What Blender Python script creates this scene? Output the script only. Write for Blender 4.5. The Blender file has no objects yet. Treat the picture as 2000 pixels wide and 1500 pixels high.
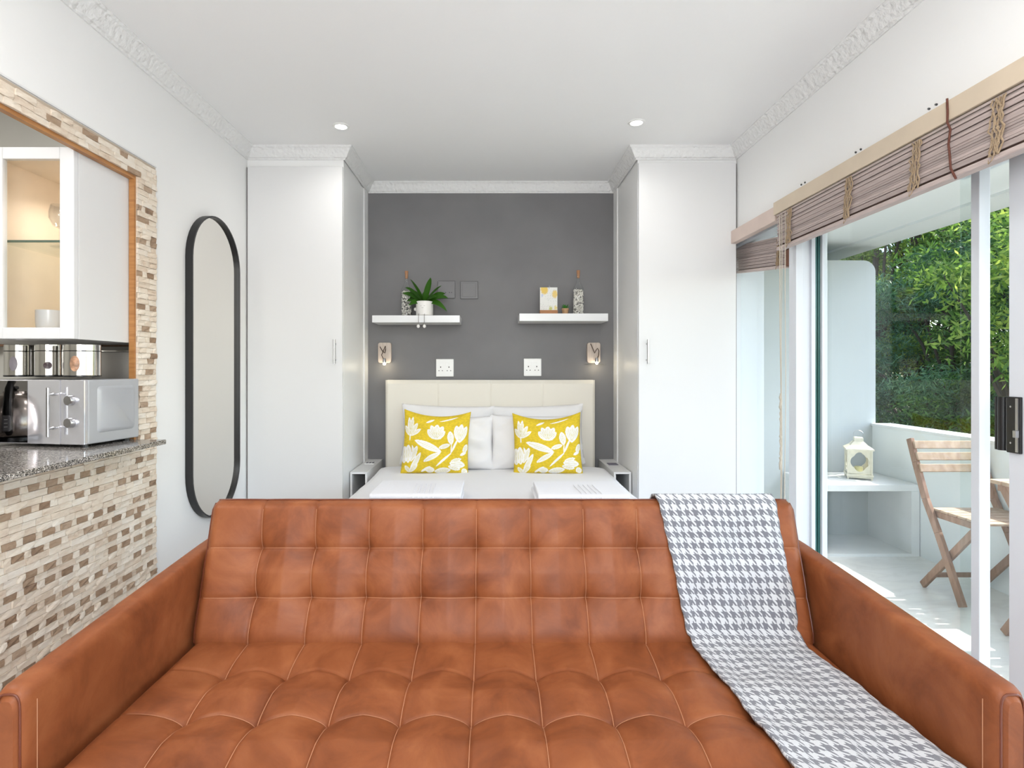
import bpy, math, random
import numpy as np
from mathutils import Matrix, Vector
PI = math.pi
random.seed(7)
RNG = np.random.default_rng(11)
SC = bpy.context.scene
COL = SC.collection
F = 1090.0                       # focal length in pixels of the 2000 px wide photograph
CZ = 1.25                        # eye height

# ------------------------------------------------------------------ camera, sky, light, exposure
cam_d = bpy.data.cameras.new('camera'); cam = bpy.data.objects.new('camera', cam_d); COL.objects.link(cam)
cam_d.sensor_width = 36; cam_d.lens = F / 2000 * 36
cam_d.shift_x = 0.02; cam_d.shift_y = -0.015
cam_d.clip_start = 0.02
cam.location = (0, 0, CZ); cam.rotation_euler = (PI / 2, 0, 0)
SC.camera = cam
SC.view_settings.view_transform = 'Standard'; SC.view_settings.look = 'None'
SC.view_settings.gamma = 1; SC.view_settings.use_curve_mapping = False
SC.view_settings.exposure = -0.10
wd = bpy.data.worlds.new('sky'); SC.world = wd; wd.use_nodes = True
wn = wd.node_tree.nodes; wn.clear()
wo = wn.new('ShaderNodeOutputWorld'); wb = wn.new('ShaderNodeBackground'); ws = wn.new('ShaderNodeTexSky')
ws.sky_type = 'NISHITA'; ws.sun_disc = False; ws.sun_elevation = math.radians(52); ws.sun_rotation = math.radians(100)
ws.air_density = 1.0; ws.dust_density = 2.0; ws.ozone_density = 1.0
wb.inputs['Strength'].default_value = .80
wd.node_tree.links.new(ws.outputs[0], wb.inputs[0]); wd.node_tree.links.new(wb.outputs[0], wo.inputs[0])

def lamp(name, kind, loc, rot, energy, color=(1, 1, 1), **kw):
    d = bpy.data.lights.new(name, kind); d.energy = energy; d.color = color
    for k, v in kw.items(): setattr(d, k, v)
    o = bpy.data.objects.new(name, d); COL.objects.link(o); o.location = loc; o.rotation_euler = rot
    return o
def aim(v): return Vector(v).to_track_quat('-Z', 'Y').to_euler()
lamp('sun', 'SUN', (8, 4, 8), aim((-.72, -.22, -1.0)), 10.0, (1, .95, .86), angle=math.radians(.6))
# unseen area light added behind the camera as frontal fill
lamp('rear_fill', 'AREA', (0.0, -2.55, 1.35), aim((0, 1, .30)), 27, (.98, .99, 1.0), shape='RECTANGLE', size=2.3, size_y=1.9)

lamp('ceiling_fill', 'AREA', (0, -1.0, 1.85), aim((0, 1, .55)), 36, (.985, .99, 1.0), shape='DISK', size=.9)  # unseen fill added to brighten the ceiling towards the alcove
# unseen fill lights added under the ceiling for seating area and kitchen
for lx, ly in ((-.75, .9), (.75, .9), (-.75, -.9), (.75, -.9)):
    lamp('room_fill', 'AREA', (lx, ly, 2.47), (0, 0, 0), 8, (1, .98, .95), shape='DISK', size=.35)
lamp('kitchen_fill', 'AREA', (-2.3, 1.3, 2.46), (0, 0, 0), 22, (1, .97, .93), shape='DISK', size=.6)

# ------------------------------------------------------------------ materials
def nt(name):
    m = bpy.data.materials.new(name); m.use_nodes = True
    n = m.node_tree.nodes; l = m.node_tree.links
    return m, n, l, n['Principled BSDF']
def mat(name, col, rough=.5, metal=0, spec=.5, bump=0, bscale=50, var=0, vscale=3, coat=0, sheen=0, emit=0, trans=0):
    m, n, l, b = nt(name)
    c = (*col, 1) if len(col) == 3 else col
    b.inputs['Base Color'].default_value = c
    b.inputs['Roughness'].default_value = rough; b.inputs['Metallic'].default_value = metal
    b.inputs['Specular IOR Level'].default_value = spec
    b.inputs['Coat Weight'].default_value = coat
    b.inputs['Sheen Weight'].default_value = sheen
    b.inputs['Transmission Weight'].default_value = trans
    if emit:
        b.inputs['Emission Color'].default_value = c; b.inputs['Emission Strength'].default_value = emit
    if bump or var:
        g = n.new('ShaderNodeNewGeometry')
    if var:
        t = n.new('ShaderNodeTexNoise'); t.inputs['Scale'].default_value = vscale; t.inputs['Detail'].default_value = 5
        l.new(g.outputs['Position'], t.inputs['Vector'])
        r = n.new('ShaderNodeValToRGB')
        r.color_ramp.elements[0].position = .3; r.color_ramp.elements[1].position = .7
        r.color_ramp.elements[0].color = (*[max(0, x * (1 - var)) for x in c[:3]], 1)
        r.color_ramp.elements[1].color = (*[min(1, x * (1 + var)) for x in c[:3]], 1)
        l.new(t.outputs['Fac'], r.inputs[0]); l.new(r.outputs[0], b.inputs['Base Color'])
    if bump:
        t = n.new('ShaderNodeTexNoise'); t.inputs['Scale'].default_value = bscale; t.inputs['Detail'].default_value = 3
        l.new(g.outputs['Position'], t.inputs['Vector'])
        bm = n.new('ShaderNodeBump'); bm.inputs['Strength'].default_value = bump; bm.inputs['Distance'].default_value = .004
        l.new(t.outputs['Fac'], bm.inputs['Height']); l.new(bm.outputs[0], b.inputs['Normal'])
    return m
def glass(name, tint=(.96, .985, .98), ior=1.45):
    m = bpy.data.materials.new(name); m.use_nodes = True
    n = m.node_tree.nodes; l = m.node_tree.links; n.clear()
    o = n.new('ShaderNodeOutputMaterial'); t = n.new('ShaderNodeBsdfTransparent'); g = n.new('ShaderNodeBsdfGlossy')
    f = n.new('ShaderNodeFresnel'); x = n.new('ShaderNodeMixShader')
    t.inputs[0].default_value = (*tint, 1); g.inputs['Roughness'].default_value = 0; 
    ge = n.new('ShaderNodeNewGeometry'); mi = n.new('ShaderNodeMapRange'); mi.inputs[3].default_value = ior; mi.inputs[4].default_value = 1 / ior
    l.new(ge.outputs['Backfacing'], mi.inputs[0]); l.new(mi.outputs[0], f.inputs[0])
    l.new(f.outputs[0], x.inputs[0]); l.new(t.outputs[0], x.inputs[1]); l.new(g.outputs[0], x.inputs[2]); l.new(x.outputs[0], o.inputs[0])
    return m
def ramp(n, l, src, stops):
    r = n.new('ShaderNodeValToRGB'); e = r.color_ramp.elements
    while len(e) < len(stops): e.new(.5)
    for k, (p, c) in enumerate(stops): e[k].position = p; e[k].color = (*c, 1)
    l.new(src, r.inputs[0]); return r.outputs[0]

M = {}
M['wall'] = mat('white wall paint', (.84, .84, .83), .75, bump=.05, bscale=120)
M['ceiling'] = mat('ceiling paint', (.87, .87, .865), .8, bump=.06, bscale=40)
M['grey'] = mat('grey wall paint', (.172, .168, .170), .55, bump=.12, bscale=14, var=.09, vscale=3)
M['cornice'] = mat('plaster cornice', (.80, .80, .79), .7)
M['white'] = mat('white laminate', (.74, .74, .735), .32)
M['white_side'] = mat('white melamine', (.87, .87, .86), .4)
M['gloss'] = mat('white lacquer', (.76, .765, .77), .25)
M['plastic'] = mat('white plastic', (.86, .86, .84), .3)
M['hole'] = mat('dark hole', (.03, .03, .03), .7)
M['chrome'] = mat('brushed chrome', (.48, .48, .49), .28, 1)
M['steel'] = mat('polished steel', (.72, .71, .69), .12, 1)
M['black'] = mat('black metal', (.012, .012, .013), .4)
M['blackp'] = mat('black plastic', (.01, .01, .011), .25)
M['alu'] = mat('white powder coated aluminium', (.68, .71, .755), .3)
M['cream'] = mat('cream leatherette', (.77, .73, .64), .5, bump=.05, bscale=200)
M['linen'] = mat('white bed linen', (.80, .80, .82), .9, sheen=.1, bump=.15, bscale=60)
M['pillow'] = mat('white pillow cotton', (.80, .79, .79), .9, sheen=.1, bump=.25, bscale=25)
M['towel'] = mat('white towelling', (.82, .82, .85), .95, sheen=.1, bump=.6, bscale=300)
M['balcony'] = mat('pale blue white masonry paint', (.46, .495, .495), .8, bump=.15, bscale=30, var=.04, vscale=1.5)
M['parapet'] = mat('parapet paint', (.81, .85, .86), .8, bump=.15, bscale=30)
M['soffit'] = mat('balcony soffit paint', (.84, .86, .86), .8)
M['balc_white'] = mat('white balcony paint', (.78, .80, .80), .6, var=.05, vscale=4)
M['mirror'] = mat('mirror glass', (.76, .74, .69), .01, 1)
M['glass'] = glass('window glass', ior=1.28)
M['glass2'] = glass('clear glass', (.97, .98, .98))
M['glassedge'] = mat('green glass edge', (.03, .12, .11), .15)
M['floor'] = mat('pale floor tile', (.78, .76, .73), .4, var=.05)
M['birch'] = mat('pale birch interior', (.84, .73, .61), .5, var=.05, vscale=9)
M['bulb'] = mat('lamp light', (1, .97, .92), emit=14)
M['bulb_warm'] = mat('warm lamp light', (1, .80, .52), emit=9)
M['jute'] = mat('jute cord', (.38, .28, .18), .9, bump=.8, bscale=400)
M['cordb'] = mat('beige cord', (.55, .49, .40), .9)
M['redcord'] = mat('red brown cord', (.12, .04, .025), .8, bump=.8, bscale=300)
M['rail'] = mat('beige painted headrail', (.60, .50, .38), .5, var=.05, vscale=8)
M['rail2'] = mat('pinkish painted headrail', (.62, .50, .44), .5, var=.05, vscale=8)
M['clay'] = mat('terracotta', (.45, .27, .14), .7, var=.15, vscale=60)
M['pot'] = mat('white ceramic', (.82, .80, .77), .4)
M['cork'] = mat('cork', (.40, .20, .10), .8, bump=.5, bscale=300)
M['soil'] = mat('potting soil', (.03, .02, .015), .9)
M['lantern'] = mat('cream painted metal', (.74, .70, .56), .5, var=.08, vscale=40)
M['candle'] = mat('wax candle', (.68, .66, .36), .6)
M['bark'] = mat('bark', (.07, .05, .035), .9, bump=.8, bscale=40)
M['ground'] = mat('garden ground', (.04, .045, .02), .95, var=.3, vscale=4)
M['kgrey'] = mat('kitchen splashback', (.52, .51, .47), .3, var=.05)
M['mwside'] = mat('silver painted metal', (.42, .43, .45), .3, .15)
M['mwpanel'] = mat('silver mirror panel', (.82, .82, .87), .05, .72)
M['mwwin'] = mat('smoked mirror window', (.30, .29, .29), .03, 1)
M['bin'] = mat('grey satin metal', (.42, .40, .38), .25, .7)
M['kettle'] = mat('brushed steel kettle', (.60, .54, .50), .2, 1)
M['mug'] = mat('glazed mug', (.74, .74, .76), .2)
M['mug2'] = mat('warm glazed mug', (.86, .80, .72), .2)
M['brownstrip'] = mat('brown wood strip', (.17, .09, .05), .5)
M['stitch'] = mat('tan stitching thread', (.47, .22, .115), .7)
M['piping'] = mat('dark leather piping', (.14, .035, .016), .35)
M['tan'] = mat('small wood block', (.40, .17, .06), .5, var=.1, vscale=30)
M['greyplate'] = mat('grey painted plate', (.15, .147, .15), .4)

def wood(name, a, b, scale=18, rough=.5, axis=(1, 1, 8)):
    m, n, l, p = nt(name)
    g = n.new('ShaderNodeTexCoord'); mp = n.new('ShaderNodeMapping'); mp.inputs['Scale'].default_value = axis
    t = n.new('ShaderNodeTexNoise'); t.inputs['Scale'].default_value = scale; t.inputs['Detail'].default_value = 6
    l.new(g.outputs['Object'], mp.inputs[0]); l.new(mp.outputs[0], t.inputs['Vector'])
    c = ramp(n, l, t.outputs['Fac'], [(.3, a), (.7, b)]); l.new(c, p.inputs['Base Color'])
    p.inputs['Roughness'].default_value = rough
    return m
M['oak'] = wood('orange stained wood', (.36, .15, .045), (.50, .24, .08), 12, .45)
M['teak'] = wood('weathered teak', (.36, .25, .18), (.52, .39, .29), 10, .7, (3, 3, 1))
M['teak_leg'] = wood('brown teak', (.24, .14, .095), (.36, .23, .17), 10, .7, (6, 6, 1))
M['lampwood'] = wood('light veneer', (.50, .41, .34), (.62, .53, .46), 14, .5, (8, 8, 1))

def leather():
    m, n, l, p = nt('cognac leather')
    g = n.new('ShaderNodeNewGeometry')
    t = n.new('ShaderNodeTexNoise'); t.inputs['Scale'].default_value = 7; t.inputs['Detail'].default_value = 8; t.inputs['Roughness'].default_value = .62
    t.inputs['Distortion'].default_value = .6
    l.new(g.outputs['Position'], t.inputs['Vector'])
    c = ramp(n, l, t.outputs['Fac'], [(.28, (.150, .041, .014)), (.5, (.240, .071, .024)), (.74, (.335, .114, .042))])
    l.new(c, p.inputs['Base Color'])
    p.inputs['Specular IOR Level'].default_value = .28
    t2 = n.new('ShaderNodeTexNoise'); t2.inputs['Scale'].default_value = 30; t2.inputs['Detail'].default_value = 6
    l.new(g.outputs['Position'], t2.inputs['Vector'])
    r = n.new('ShaderNodeMapRange'); r.inputs[3].default_value = .36; r.inputs[4].default_value = .56
    l.new(t2.outputs['Fac'], r.inputs[0]); l.new(r.outputs[0], p.inputs['Roughness'])
    b = n.new('ShaderNodeBump'); b.inputs['Strength'].default_value = .18; b.inputs['Distance'].default_value = .004
    l.new(t2.outputs['Fac'], b.inputs['Height']); l.new(b.outputs[0], p.inputs['Normal'])
    return m
M['leather'] = leather()

def granite():
    m, n, l, p = nt('speckled granite')
    g = n.new('ShaderNodeNewGeometry')
    v = n.new('ShaderNodeTexVoronoi'); v.inputs['Scale'].default_value = 330
    l.new(g.outputs['Position'], v.inputs['Vector'])
    s = n.new('ShaderNodeSeparateColor'); l.new(v.outputs['Color'], s.inputs[0])
    c = ramp(n, l, s.outputs[0], [(.0, (.04, .038, .036)), (.30, (.17, .155, .14)), (.55, (.33, .30, .27)), (.85, (.62, .60, .57))])
    n['Color Ramp'].color_ramp.interpolation = 'CONSTANT'
    l.new(c, p.inputs['Base Color']); p.inputs['Roughness'].default_value = .12
    return m
M['granite'] = granite()

def marble():
    m, n, l, p = nt('pale veined balcony tile')
    g = n.new('ShaderNodeNewGeometry')
    t = n.new('ShaderNodeTexNoise'); t.inputs['Scale'].default_value = 2.2; t.inputs['Detail'].default_value = 8; t.inputs['Distortion'].default_value = 1.6
    mp = n.new('ShaderNodeMapping'); mp.inputs['Scale'].default_value = (1, 2.6, 1)
    l.new(g.outputs['Position'], mp.inputs[0]); l.new(mp.outputs[0], t.inputs['Vector'])
    c = ramp(n, l, t.outputs['Fac'], [(.40, (.85, .85, .82)), (.49, (.79, .79, .77)), (.53, (.84, .84, .82)), (.7, (.87, .87, .85))])
    l.new(c, p.inputs['Base Color']); p.inputs['Roughness'].default_value = .12
    return m
M['marble'] = marble()

def stone(name, stops, rough=.75):
    m, n, l, p = nt(name)
    g = n.new('ShaderNodeNewGeometry'); oi = n.new('ShaderNodeObjectInfo')
    t = n.new('ShaderNodeTexNoise'); t.inputs['Scale'].default_value = 45; t.inputs['Detail'].default_value = 8; t.inputs['Roughness'].default_value = .7
    mp = n.new('ShaderNodeMapping'); mp.inputs['Scale'].default_value = (1, .55, 1.6)
    l.new(g.outputs['Position'], mp.inputs[0]); l.new(mp.outputs[0], t.inputs['Vector'])
    a = n.new('ShaderNodeMath'); a.operation = 'ADD'
    l.new(oi.outputs['Random'], a.inputs[0]); l.new(g.outputs['Random Per Island'], a.inputs[1])
    fr = n.new('ShaderNodeMath'); fr.operation = 'FRACT'; l.new(a.outputs[0], fr.inputs[0])
    mx = n.new('ShaderNodeMath'); mx.operation = 'MULTIPLY_ADD'; mx.inputs[1].default_value = .34
    l.new(fr.outputs[0], mx.inputs[0])
    ml = n.new('ShaderNodeMath'); ml.operation = 'MULTIPLY'; ml.inputs[1].default_value = .8
    l.new(t.outputs['Fac'], ml.inputs[0]); l.new(ml.outputs[0], mx.inputs[2])
    c = ramp(n, l, mx.outputs[0], stops); l.new(c, p.inputs['Base Color']); p.inputs['Roughness'].default_value = rough
    b = n.new('ShaderNodeBump'); b.inputs['Strength'].default_value = .6; b.inputs['Distance'].default_value = .004
    l.new(t.outputs['Fac'], b.inputs['Height']); l.new(b.outputs[0], p.inputs['Normal'])
    return m
M['trav'] = stone('pale travertine', [(.20, (.42, .29, .19)), (.34, (.66, .53, .41)), (.55, (.77, .67, .55)), (.85, (.86, .80, .71))])
M['noce'] = stone('brown travertine', [(.25, (.20, .125, .08)), (.5, (.33, .22, .14)), (.8, (.47, .35, .25))])
M['grout'] = mat('stone backing', (.50, .41, .32), .9)

def relief():
    m = M['cornice']; n = m.node_tree.nodes; l = m.node_tree.links; p = n['Principled BSDF']
    g = n.new('ShaderNodeNewGeometry'); v = n.new('ShaderNodeTexVoronoi'); v.feature = 'SMOOTH_F1'; v.inputs['Scale'].default_value = 42
    t = n.new('ShaderNodeTexNoise'); t.inputs['Scale'].default_value = 60
    l.new(g.outputs['Position'], v.inputs['Vector']); l.new(g.outputs['Position'], t.inputs['Vector'])
    a = n.new('ShaderNodeMath'); a.operation = 'ADD'; l.new(v.outputs['Distance'], a.inputs[0]); l.new(t.outputs['Fac'], a.inputs[1])
    b = n.new('ShaderNodeBump'); b.inputs['Strength'].default_value = .8; b.inputs['Distance'].default_value = .008
    l.new(a.outputs[0], b.inputs['Height']); l.new(b.outputs[0], p.inputs['Normal'])
relief()

def hounds():
    m, n, l, p = nt('houndstooth weave')
    uv = n.new('ShaderNodeTexCoord'); s = n.new('ShaderNodeSeparateXYZ'); 
    no = n.new('ShaderNodeTexNoise'); no.inputs['Scale'].default_value = 600; no.inputs['Detail'].default_value = 2
    g = n.new('ShaderNodeNewGeometry'); l.new(g.outputs['Position'], no.inputs['Vector'])
    l.new(uv.outputs['UV'], s.inputs[0])
    def mth(op, a, b=None):
        x = n.new('ShaderNodeMath'); x.operation = op
        for k, v in enumerate((a, b)):
            if v is None: continue
            if isinstance(v, (int, float)): x.inputs[k].default_value = v
            else: l.new(v, x.inputs[k])
        return x.outputs[0]
    jit = mth('MULTIPLY', mth('SUBTRACT', no.outputs['Fac'], .5), .16)
    U = mth('ADD', s.outputs[0], jit); V = mth('ADD', s.outputs[1], jit)
    wu = mth('LESS_THAN', mth('FRACT', U), .5); wv = mth('LESS_THAN', mth('FRACT', V), .5)
    up = mth('LESS_THAN', mth('FRACT', mth('MULTIPLY', mth('ADD', mth('SUBTRACT', U, V), 64), 2)), .5)
    f = mth('ADD', mth('MULTIPLY', up, wu), mth('MULTIPLY', mth('SUBTRACT', 1, up), wv))
    mx = n.new('ShaderNodeMix'); mx.data_type = 'RGBA'
    l.new(f, mx.inputs[0]); mx.inputs[6].default_value = (.72, .73, .75, 1); mx.inputs[7].default_value = (.20, .205, .235, 1)
    l.new(mx.outputs[2], p.inputs['Base Color']); p.inputs['Roughness'].default_value = .95; p.inputs['Sheen Weight'].default_value = .3
    b = n.new('ShaderNodeBump'); b.inputs['Strength'].default_value = .9; b.inputs['Distance'].default_value = .004
    l.new(no.outputs['Fac'], b.inputs['Height']); l.new(b.outputs[0], p.inputs['Normal'])
    return m
M['hound'] = hounds()

def vcol(name, rough=.85, bump=0):
    m, n, l, p = nt(name)
    a = n.new('ShaderNodeAttribute'); a.attribute_name = 'col'; l.new(a.outputs['Color'], p.inputs['Base Color'])
    p.inputs['Roughness'].default_value = rough
    return m
M['print'] = vcol('printed fabric'); M['card'] = vcol('printed card', .6); M['pebble'] = vcol('painted pebbles', .5)

def leafmat(name, a, b, c, trans=.35):
    trans = min(.7, trans + .15)
    m = bpy.data.materials.new(name); m.use_nodes = True
    n = m.node_tree.nodes; l = m.node_tree.links; p = n['Principled BSDF']; o = n['Material Output']
    g = n.new('ShaderNodeNewGeometry'); t = n.new('ShaderNodeTexNoise'); t.inputs['Scale'].default_value = 1.3
    l.new(g.outputs['Position'], t.inputs['Vector'])
    ad = n.new('ShaderNodeMath'); ad.operation = 'MULTIPLY_ADD'; ad.inputs[1].default_value = .5
    l.new(g.outputs['Random Per Island'], ad.inputs[0]); 
    ms = n.new('ShaderNodeMath'); ms.operation = 'MULTIPLY'; ms.inputs[1].default_value = .6; l.new(t.outputs['Fac'], ms.inputs[0]); l.new(ms.outputs[0], ad.inputs[2])
    col = ramp(n, l, ad.outputs[0], [(.25, a), (.55, b), (.85, c)])
    l.new(col, p.inputs['Base Color']); p.inputs['Roughness'].default_value = .45
    tr = n.new('ShaderNodeBsdfTranslucent'); l.new(col, tr.inputs[0])
    x = n.new('ShaderNodeMixShader'); x.inputs[0].default_value = trans
    l.new(p.outputs[0], x.inputs[1]); l.new(tr.outputs[0], x.inputs[2]); l.new(x.outputs[0], o.inputs[0])
    return m
M['leaf_dark'] = leafmat('dark green leaves', (.025, .065, .02), (.065, .16, .035), (.18, .33, .06))
M['leaf_mid'] = leafmat('mid green leaves', (.04, .10, .02), (.11, .23, .04), (.30, .44, .08), .45)
M['leaf_light'] = leafmat('light green leaves', (.08, .17, .03), (.24, .38, .06), (.52, .60, .12), .5)
M['leaf_blue'] = leafmat('blue green leaves', (.035, .10, .045), (.11, .24, .11), (.26, .42, .18), .3)
M['leaf_house'] = leafmat('house plant leaves', (.02, .09, .01), (.05, .17, .015), (.10, .27, .03), .3)
M['leaf_bright'] = leafmat('bright little leaves', (.03, .16, .02), (.06, .28, .04), (.12, .4, .07), .3)

# ------------------------------------------------------------------ mesh building
class MB:
    def __init__(s): s.v = []; s.f = []; s.uv = None; s.col = None
    def add(s, vs, fs):
        b = len(s.v); s.v += [tuple(x) for x in vs]; s.f += [tuple(i + b for i in f) for f in fs]; return s
    def box(s, x0, x1, y0, y1, z0, z1):
        return s.add([(x0, y0, z0), (x1, y0, z0), (x1, y1, z0), (x0, y1, z0), (x0, y0, z1), (x1, y0, z1), (x1, y1, z1), (x0, y1, z1)],
                     [(3, 2, 1, 0), (4, 5, 6, 7), (0, 1, 5, 4), (1, 2, 6, 5), (2, 3, 7, 6), (3, 0, 4, 7)])
    def bar(s, a, b, w, h, up=(0, 0, 1)):
        a = Vector(a); b = Vector(b); d = (b - a).normalized(); up = Vector(up)
        sx = d.cross(up).normalized() * w / 2; sy = sx.cross(d).normalized() * h / 2
        vs = [a - sx - sy, a + sx - sy, a + sx + sy, a - sx + sy, b - sx - sy, b + sx - sy, b + sx + sy, b - sx + sy]
        return s.add(vs, [(0, 1, 2, 3), (7, 6, 5, 4), (1, 0, 4, 5), (2, 1, 5, 6), (3, 2, 6, 7), (0, 3, 7, 4)])
    def tube(s, pts, r, n=8, closed=False, cap=True):
        pts = [Vector(p) for p in pts]; N = len(pts); rs = r if isinstance(r, (list, tuple)) else [r] * N
        vs = []; pu = None
        for i, p in enumerate(pts):
            a = pts[(i - 1) % N] if (closed or i > 0) else p; c = pts[(i + 1) % N] if (closed or i < N - 1) else p
            d = (c - a).normalized()
            if pu is None: u = d.orthogonal().normalized()
            else: u = (pu - d * pu.dot(d)).normalized()
            pu = u; w = d.cross(u)
            vs += [p + (u * math.cos(2 * PI * k / n) + w * math.sin(2 * PI * k / n)) * rs[i] for k in range(n)]
        fs = []
        for i in range(N if closed else N - 1):
            j = (i + 1) % N
            fs += [(i * n + k, i * n + (k + 1) % n, j * n + (k + 1) % n, j * n + k) for k in range(n)]
        if cap and not closed: fs += [tuple(range(n))[::-1], tuple((N - 1) * n + k for k in range(n))]
        return s.add(vs, fs)
    def lathe(s, prof, c=(0, 0, 0), n=24, sx=1, sy=1):
        vs = [(c[0] + r * sx * math.cos(2 * PI * k / n), c[1] + r * sy * math.sin(2 * PI * k / n), c[2] + z) for r, z in prof for k in range(n)]
        N = len(prof)
        fs = [(i * n + k, i * n + (k + 1) % n, (i + 1) * n + (k + 1) % n, (i + 1) * n + k) for i in range(N - 1) for k in range(n)]
        fs += [tuple(range(n))[::-1], tuple((N - 1) * n + k for k in range(n))]
        return s.add(vs, fs)
    def cyl(s, c, r, z0, z1, n=20): return s.lathe([(r, z0), (r, z1)], c, n)
    def prism(s, poly, axis, a0, a1):
        def pt(p, a):
            return {'x': (a, p[0], p[1]), 'y': (p[0], a, p[1]), 'z': (p[0], p[1], a)}[axis]
        n = len(poly); vs = [pt(p, a0) for p in poly] + [pt(p, a1) for p in poly]
        fs = [(k, (k + 1) % n, n + (k + 1) % n, n + k) for k in range(n)] + [tuple(range(n))[::-1], tuple(range(n, 2 * n))]
        return s.add(vs, fs)
    def grid(s, fn, nu, nv):
        b = len(s.v)
        for j in range(nv + 1):
            for i in range(nu + 1): s.v.append(tuple(fn(i / nu, j / nv)))
        for j in range(nv):
            for i in range(nu):
                a = b + j * (nu + 1) + i; s.f.append((a, a + 1, a + nu + 2, a + nu + 1))
        return s
    def sphere(s, c, r, n=12, sz=1):
        m = n // 2
        return s.lathe([(r * math.sin(PI * k / m) + 1e-4, -r * sz * math.cos(PI * k / m)) for k in range(m + 1)], c, n)

ORG = {}
def thing(name, label, cat, loc=(0, 0, 0), rz=0, local=False, group=None, rot=None):
    o = bpy.data.objects.new(name, None); COL.objects.link(o); o.empty_display_size = .1
    o.location = loc; o.rotation_euler = rot if rot else (0, 0, rz)
    o['label'] = label; o['category'] = cat
    if group: o['group'] = group
    ORG[o.name] = Vector((0, 0, 0)) if local else Vector(loc)
    return o
def tag(o, label, cat, group=None):
    o['label'] = label; o['category'] = cat
    if group: o['group'] = group
    return o
def obj(name, mb, m, parent=None, bevel=0, smooth=False, label=None, kind=None, solid=0, sub=0, seg=2, angle=35):
    org = ORG.get(parent.name, Vector((0, 0, 0))) if parent else Vector((0, 0, 0))
    me = bpy.data.meshes.new(name)
    vs = mb.v if org.length == 0 else [(x - org.x, y - org.y, z - org.z) for x, y, z in mb.v]
    me.from_pydata(vs, [], mb.f); me.materials.append(M[m] if isinstance(m, str) else m)
    if mb.uv is not None:
        L = me.uv_layers.new(name='UVMap'); idx = np.zeros(len(me.loops), int); me.loops.foreach_get('vertex_index', idx)
        L.data.foreach_set('uv', np.asarray(mb.uv, dtype=float)[idx].ravel())
    if mb.col is not None:
        a = me.color_attributes.new('col', 'FLOAT_COLOR', 'POINT'); c = np.ones((len(mb.v), 4)); c[:, :3] = np.asarray(mb.col)
        a.data.foreach_set('color', c.ravel())
    o = bpy.data.objects.new(name, me); COL.objects.link(o)
    if parent: o.parent = parent; ORG[o.name] = org
    if smooth:
        me.shade_smooth(); me.set_sharp_from_angle(angle=math.radians(angle))
    if bevel:
        b = o.modifiers.new('b', 'BEVEL'); b.width = bevel; b.segments = seg; b.limit_method = 'ANGLE'; b.angle_limit = math.radians(40)
        b.harden_normals = False
    if sub:
        b = o.modifiers.new('s', 'SUBSURF'); b.levels = sub; b.render_levels = sub
    if solid:
        b = o.modifiers.new('t', 'SOLIDIFY'); b.thickness = solid; b.offset = 1
    if label: o['label'] = label
    if kind: o['kind'] = kind
    return o
def struct(name, mb, m, parent=None, **k): return obj(name, mb, m, parent, kind='structure', **k)
def copy_tree(o, parent=None):
    c = o.copy(); COL.objects.link(c)
    if parent: c.parent = parent
    if o.name in ORG: ORG[c.name] = ORG[o.name]
    for ch in o.children: copy_tree(ch, c)
    return c
def B(*a): return MB().box(*a)

# ================================================================== THE ROOM
XL, XR, YB, H = -1.387, 1.390, 3.77, 2.50
YN = -2.60
struct('floor', B(XL - 1.9, XR + .12, YN - .1, YB + .1, -.06, 0), 'floor')
struct('ceiling', B(XL - 1.9, XR + .12, YN - .1, YB + .1, H, H + .06), 'ceiling')
struct('wall_back', B(XL - .03, XR + .1, YB, YB + .1, 0, H), 'grey')
# nibs at the two sides of the sleeping alcove
struct('trim_1', B(XL, -.834, 3.665, YB, 0, H), 'wall')
struct('trim_2', B(.824, XR, 3.665, YB, 0, H), 'wall')
# unseen wall behind the camera; window opening added for the rear fill light
w = MB(); w.box(XL, -1.2, YN - .1, YN, 0, H); w.box(1.2, XR, YN - .1, YN, 0, H); w.box(-1.2, 1.2, YN - .1, YN, 0, .35); w.box(-1.2, 1.2, YN - .1, YN, 2.33, H)
struct('wall_front', w, 'wall')
wf = MB()
for x in (-1.2, -.03, 1.14): wf.box(x, x + .06, YN - .08, YN - .03, .35, 2.33)
wf.box(-1.2, 1.2, YN - .08, YN - .03, .35, .41); wf.box(-1.2, 1.2, YN - .08, YN - .03, 2.27, 2.33)
struct('added_window', wf, 'alu')
# left wall with the kitchen pass-through
OY0, OY1, OZ0, OZ1 = .55, 2.175, .95, 2.0
w = MB()
w.box(XL - .02, XL, YN, OY0, 0, H); w.box(XL - .02, XL, OY1, YB, 0, H)
w.box(XL - .02, XL, OY0, OY1, 0, OZ0); w.box(XL - .02, XL, OY0, OY1, OZ1, H)
wl = struct('wall_left', w, 'wall')
# right wall: solid above and beside the sliding doors
DY0, DY1, DZ = .15, 3.45, 2.0
w = MB(); w.box(XR, XR + .12, YN, DY0, 0, H); w.box(XR, XR + .12, DY1, YB, 0, H); w.box(XR, XR + .12, DY0, DY1, DZ, H)
struct('wall_right', w, 'wall')
struct('baseboard_right', B(XR - .012, XR, YN, DY0, 0, .08), 'gloss')
struct('baseboard_left', B(XL, XL + .012, 2.31, 3.16, 0, .08), 'gloss')

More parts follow.
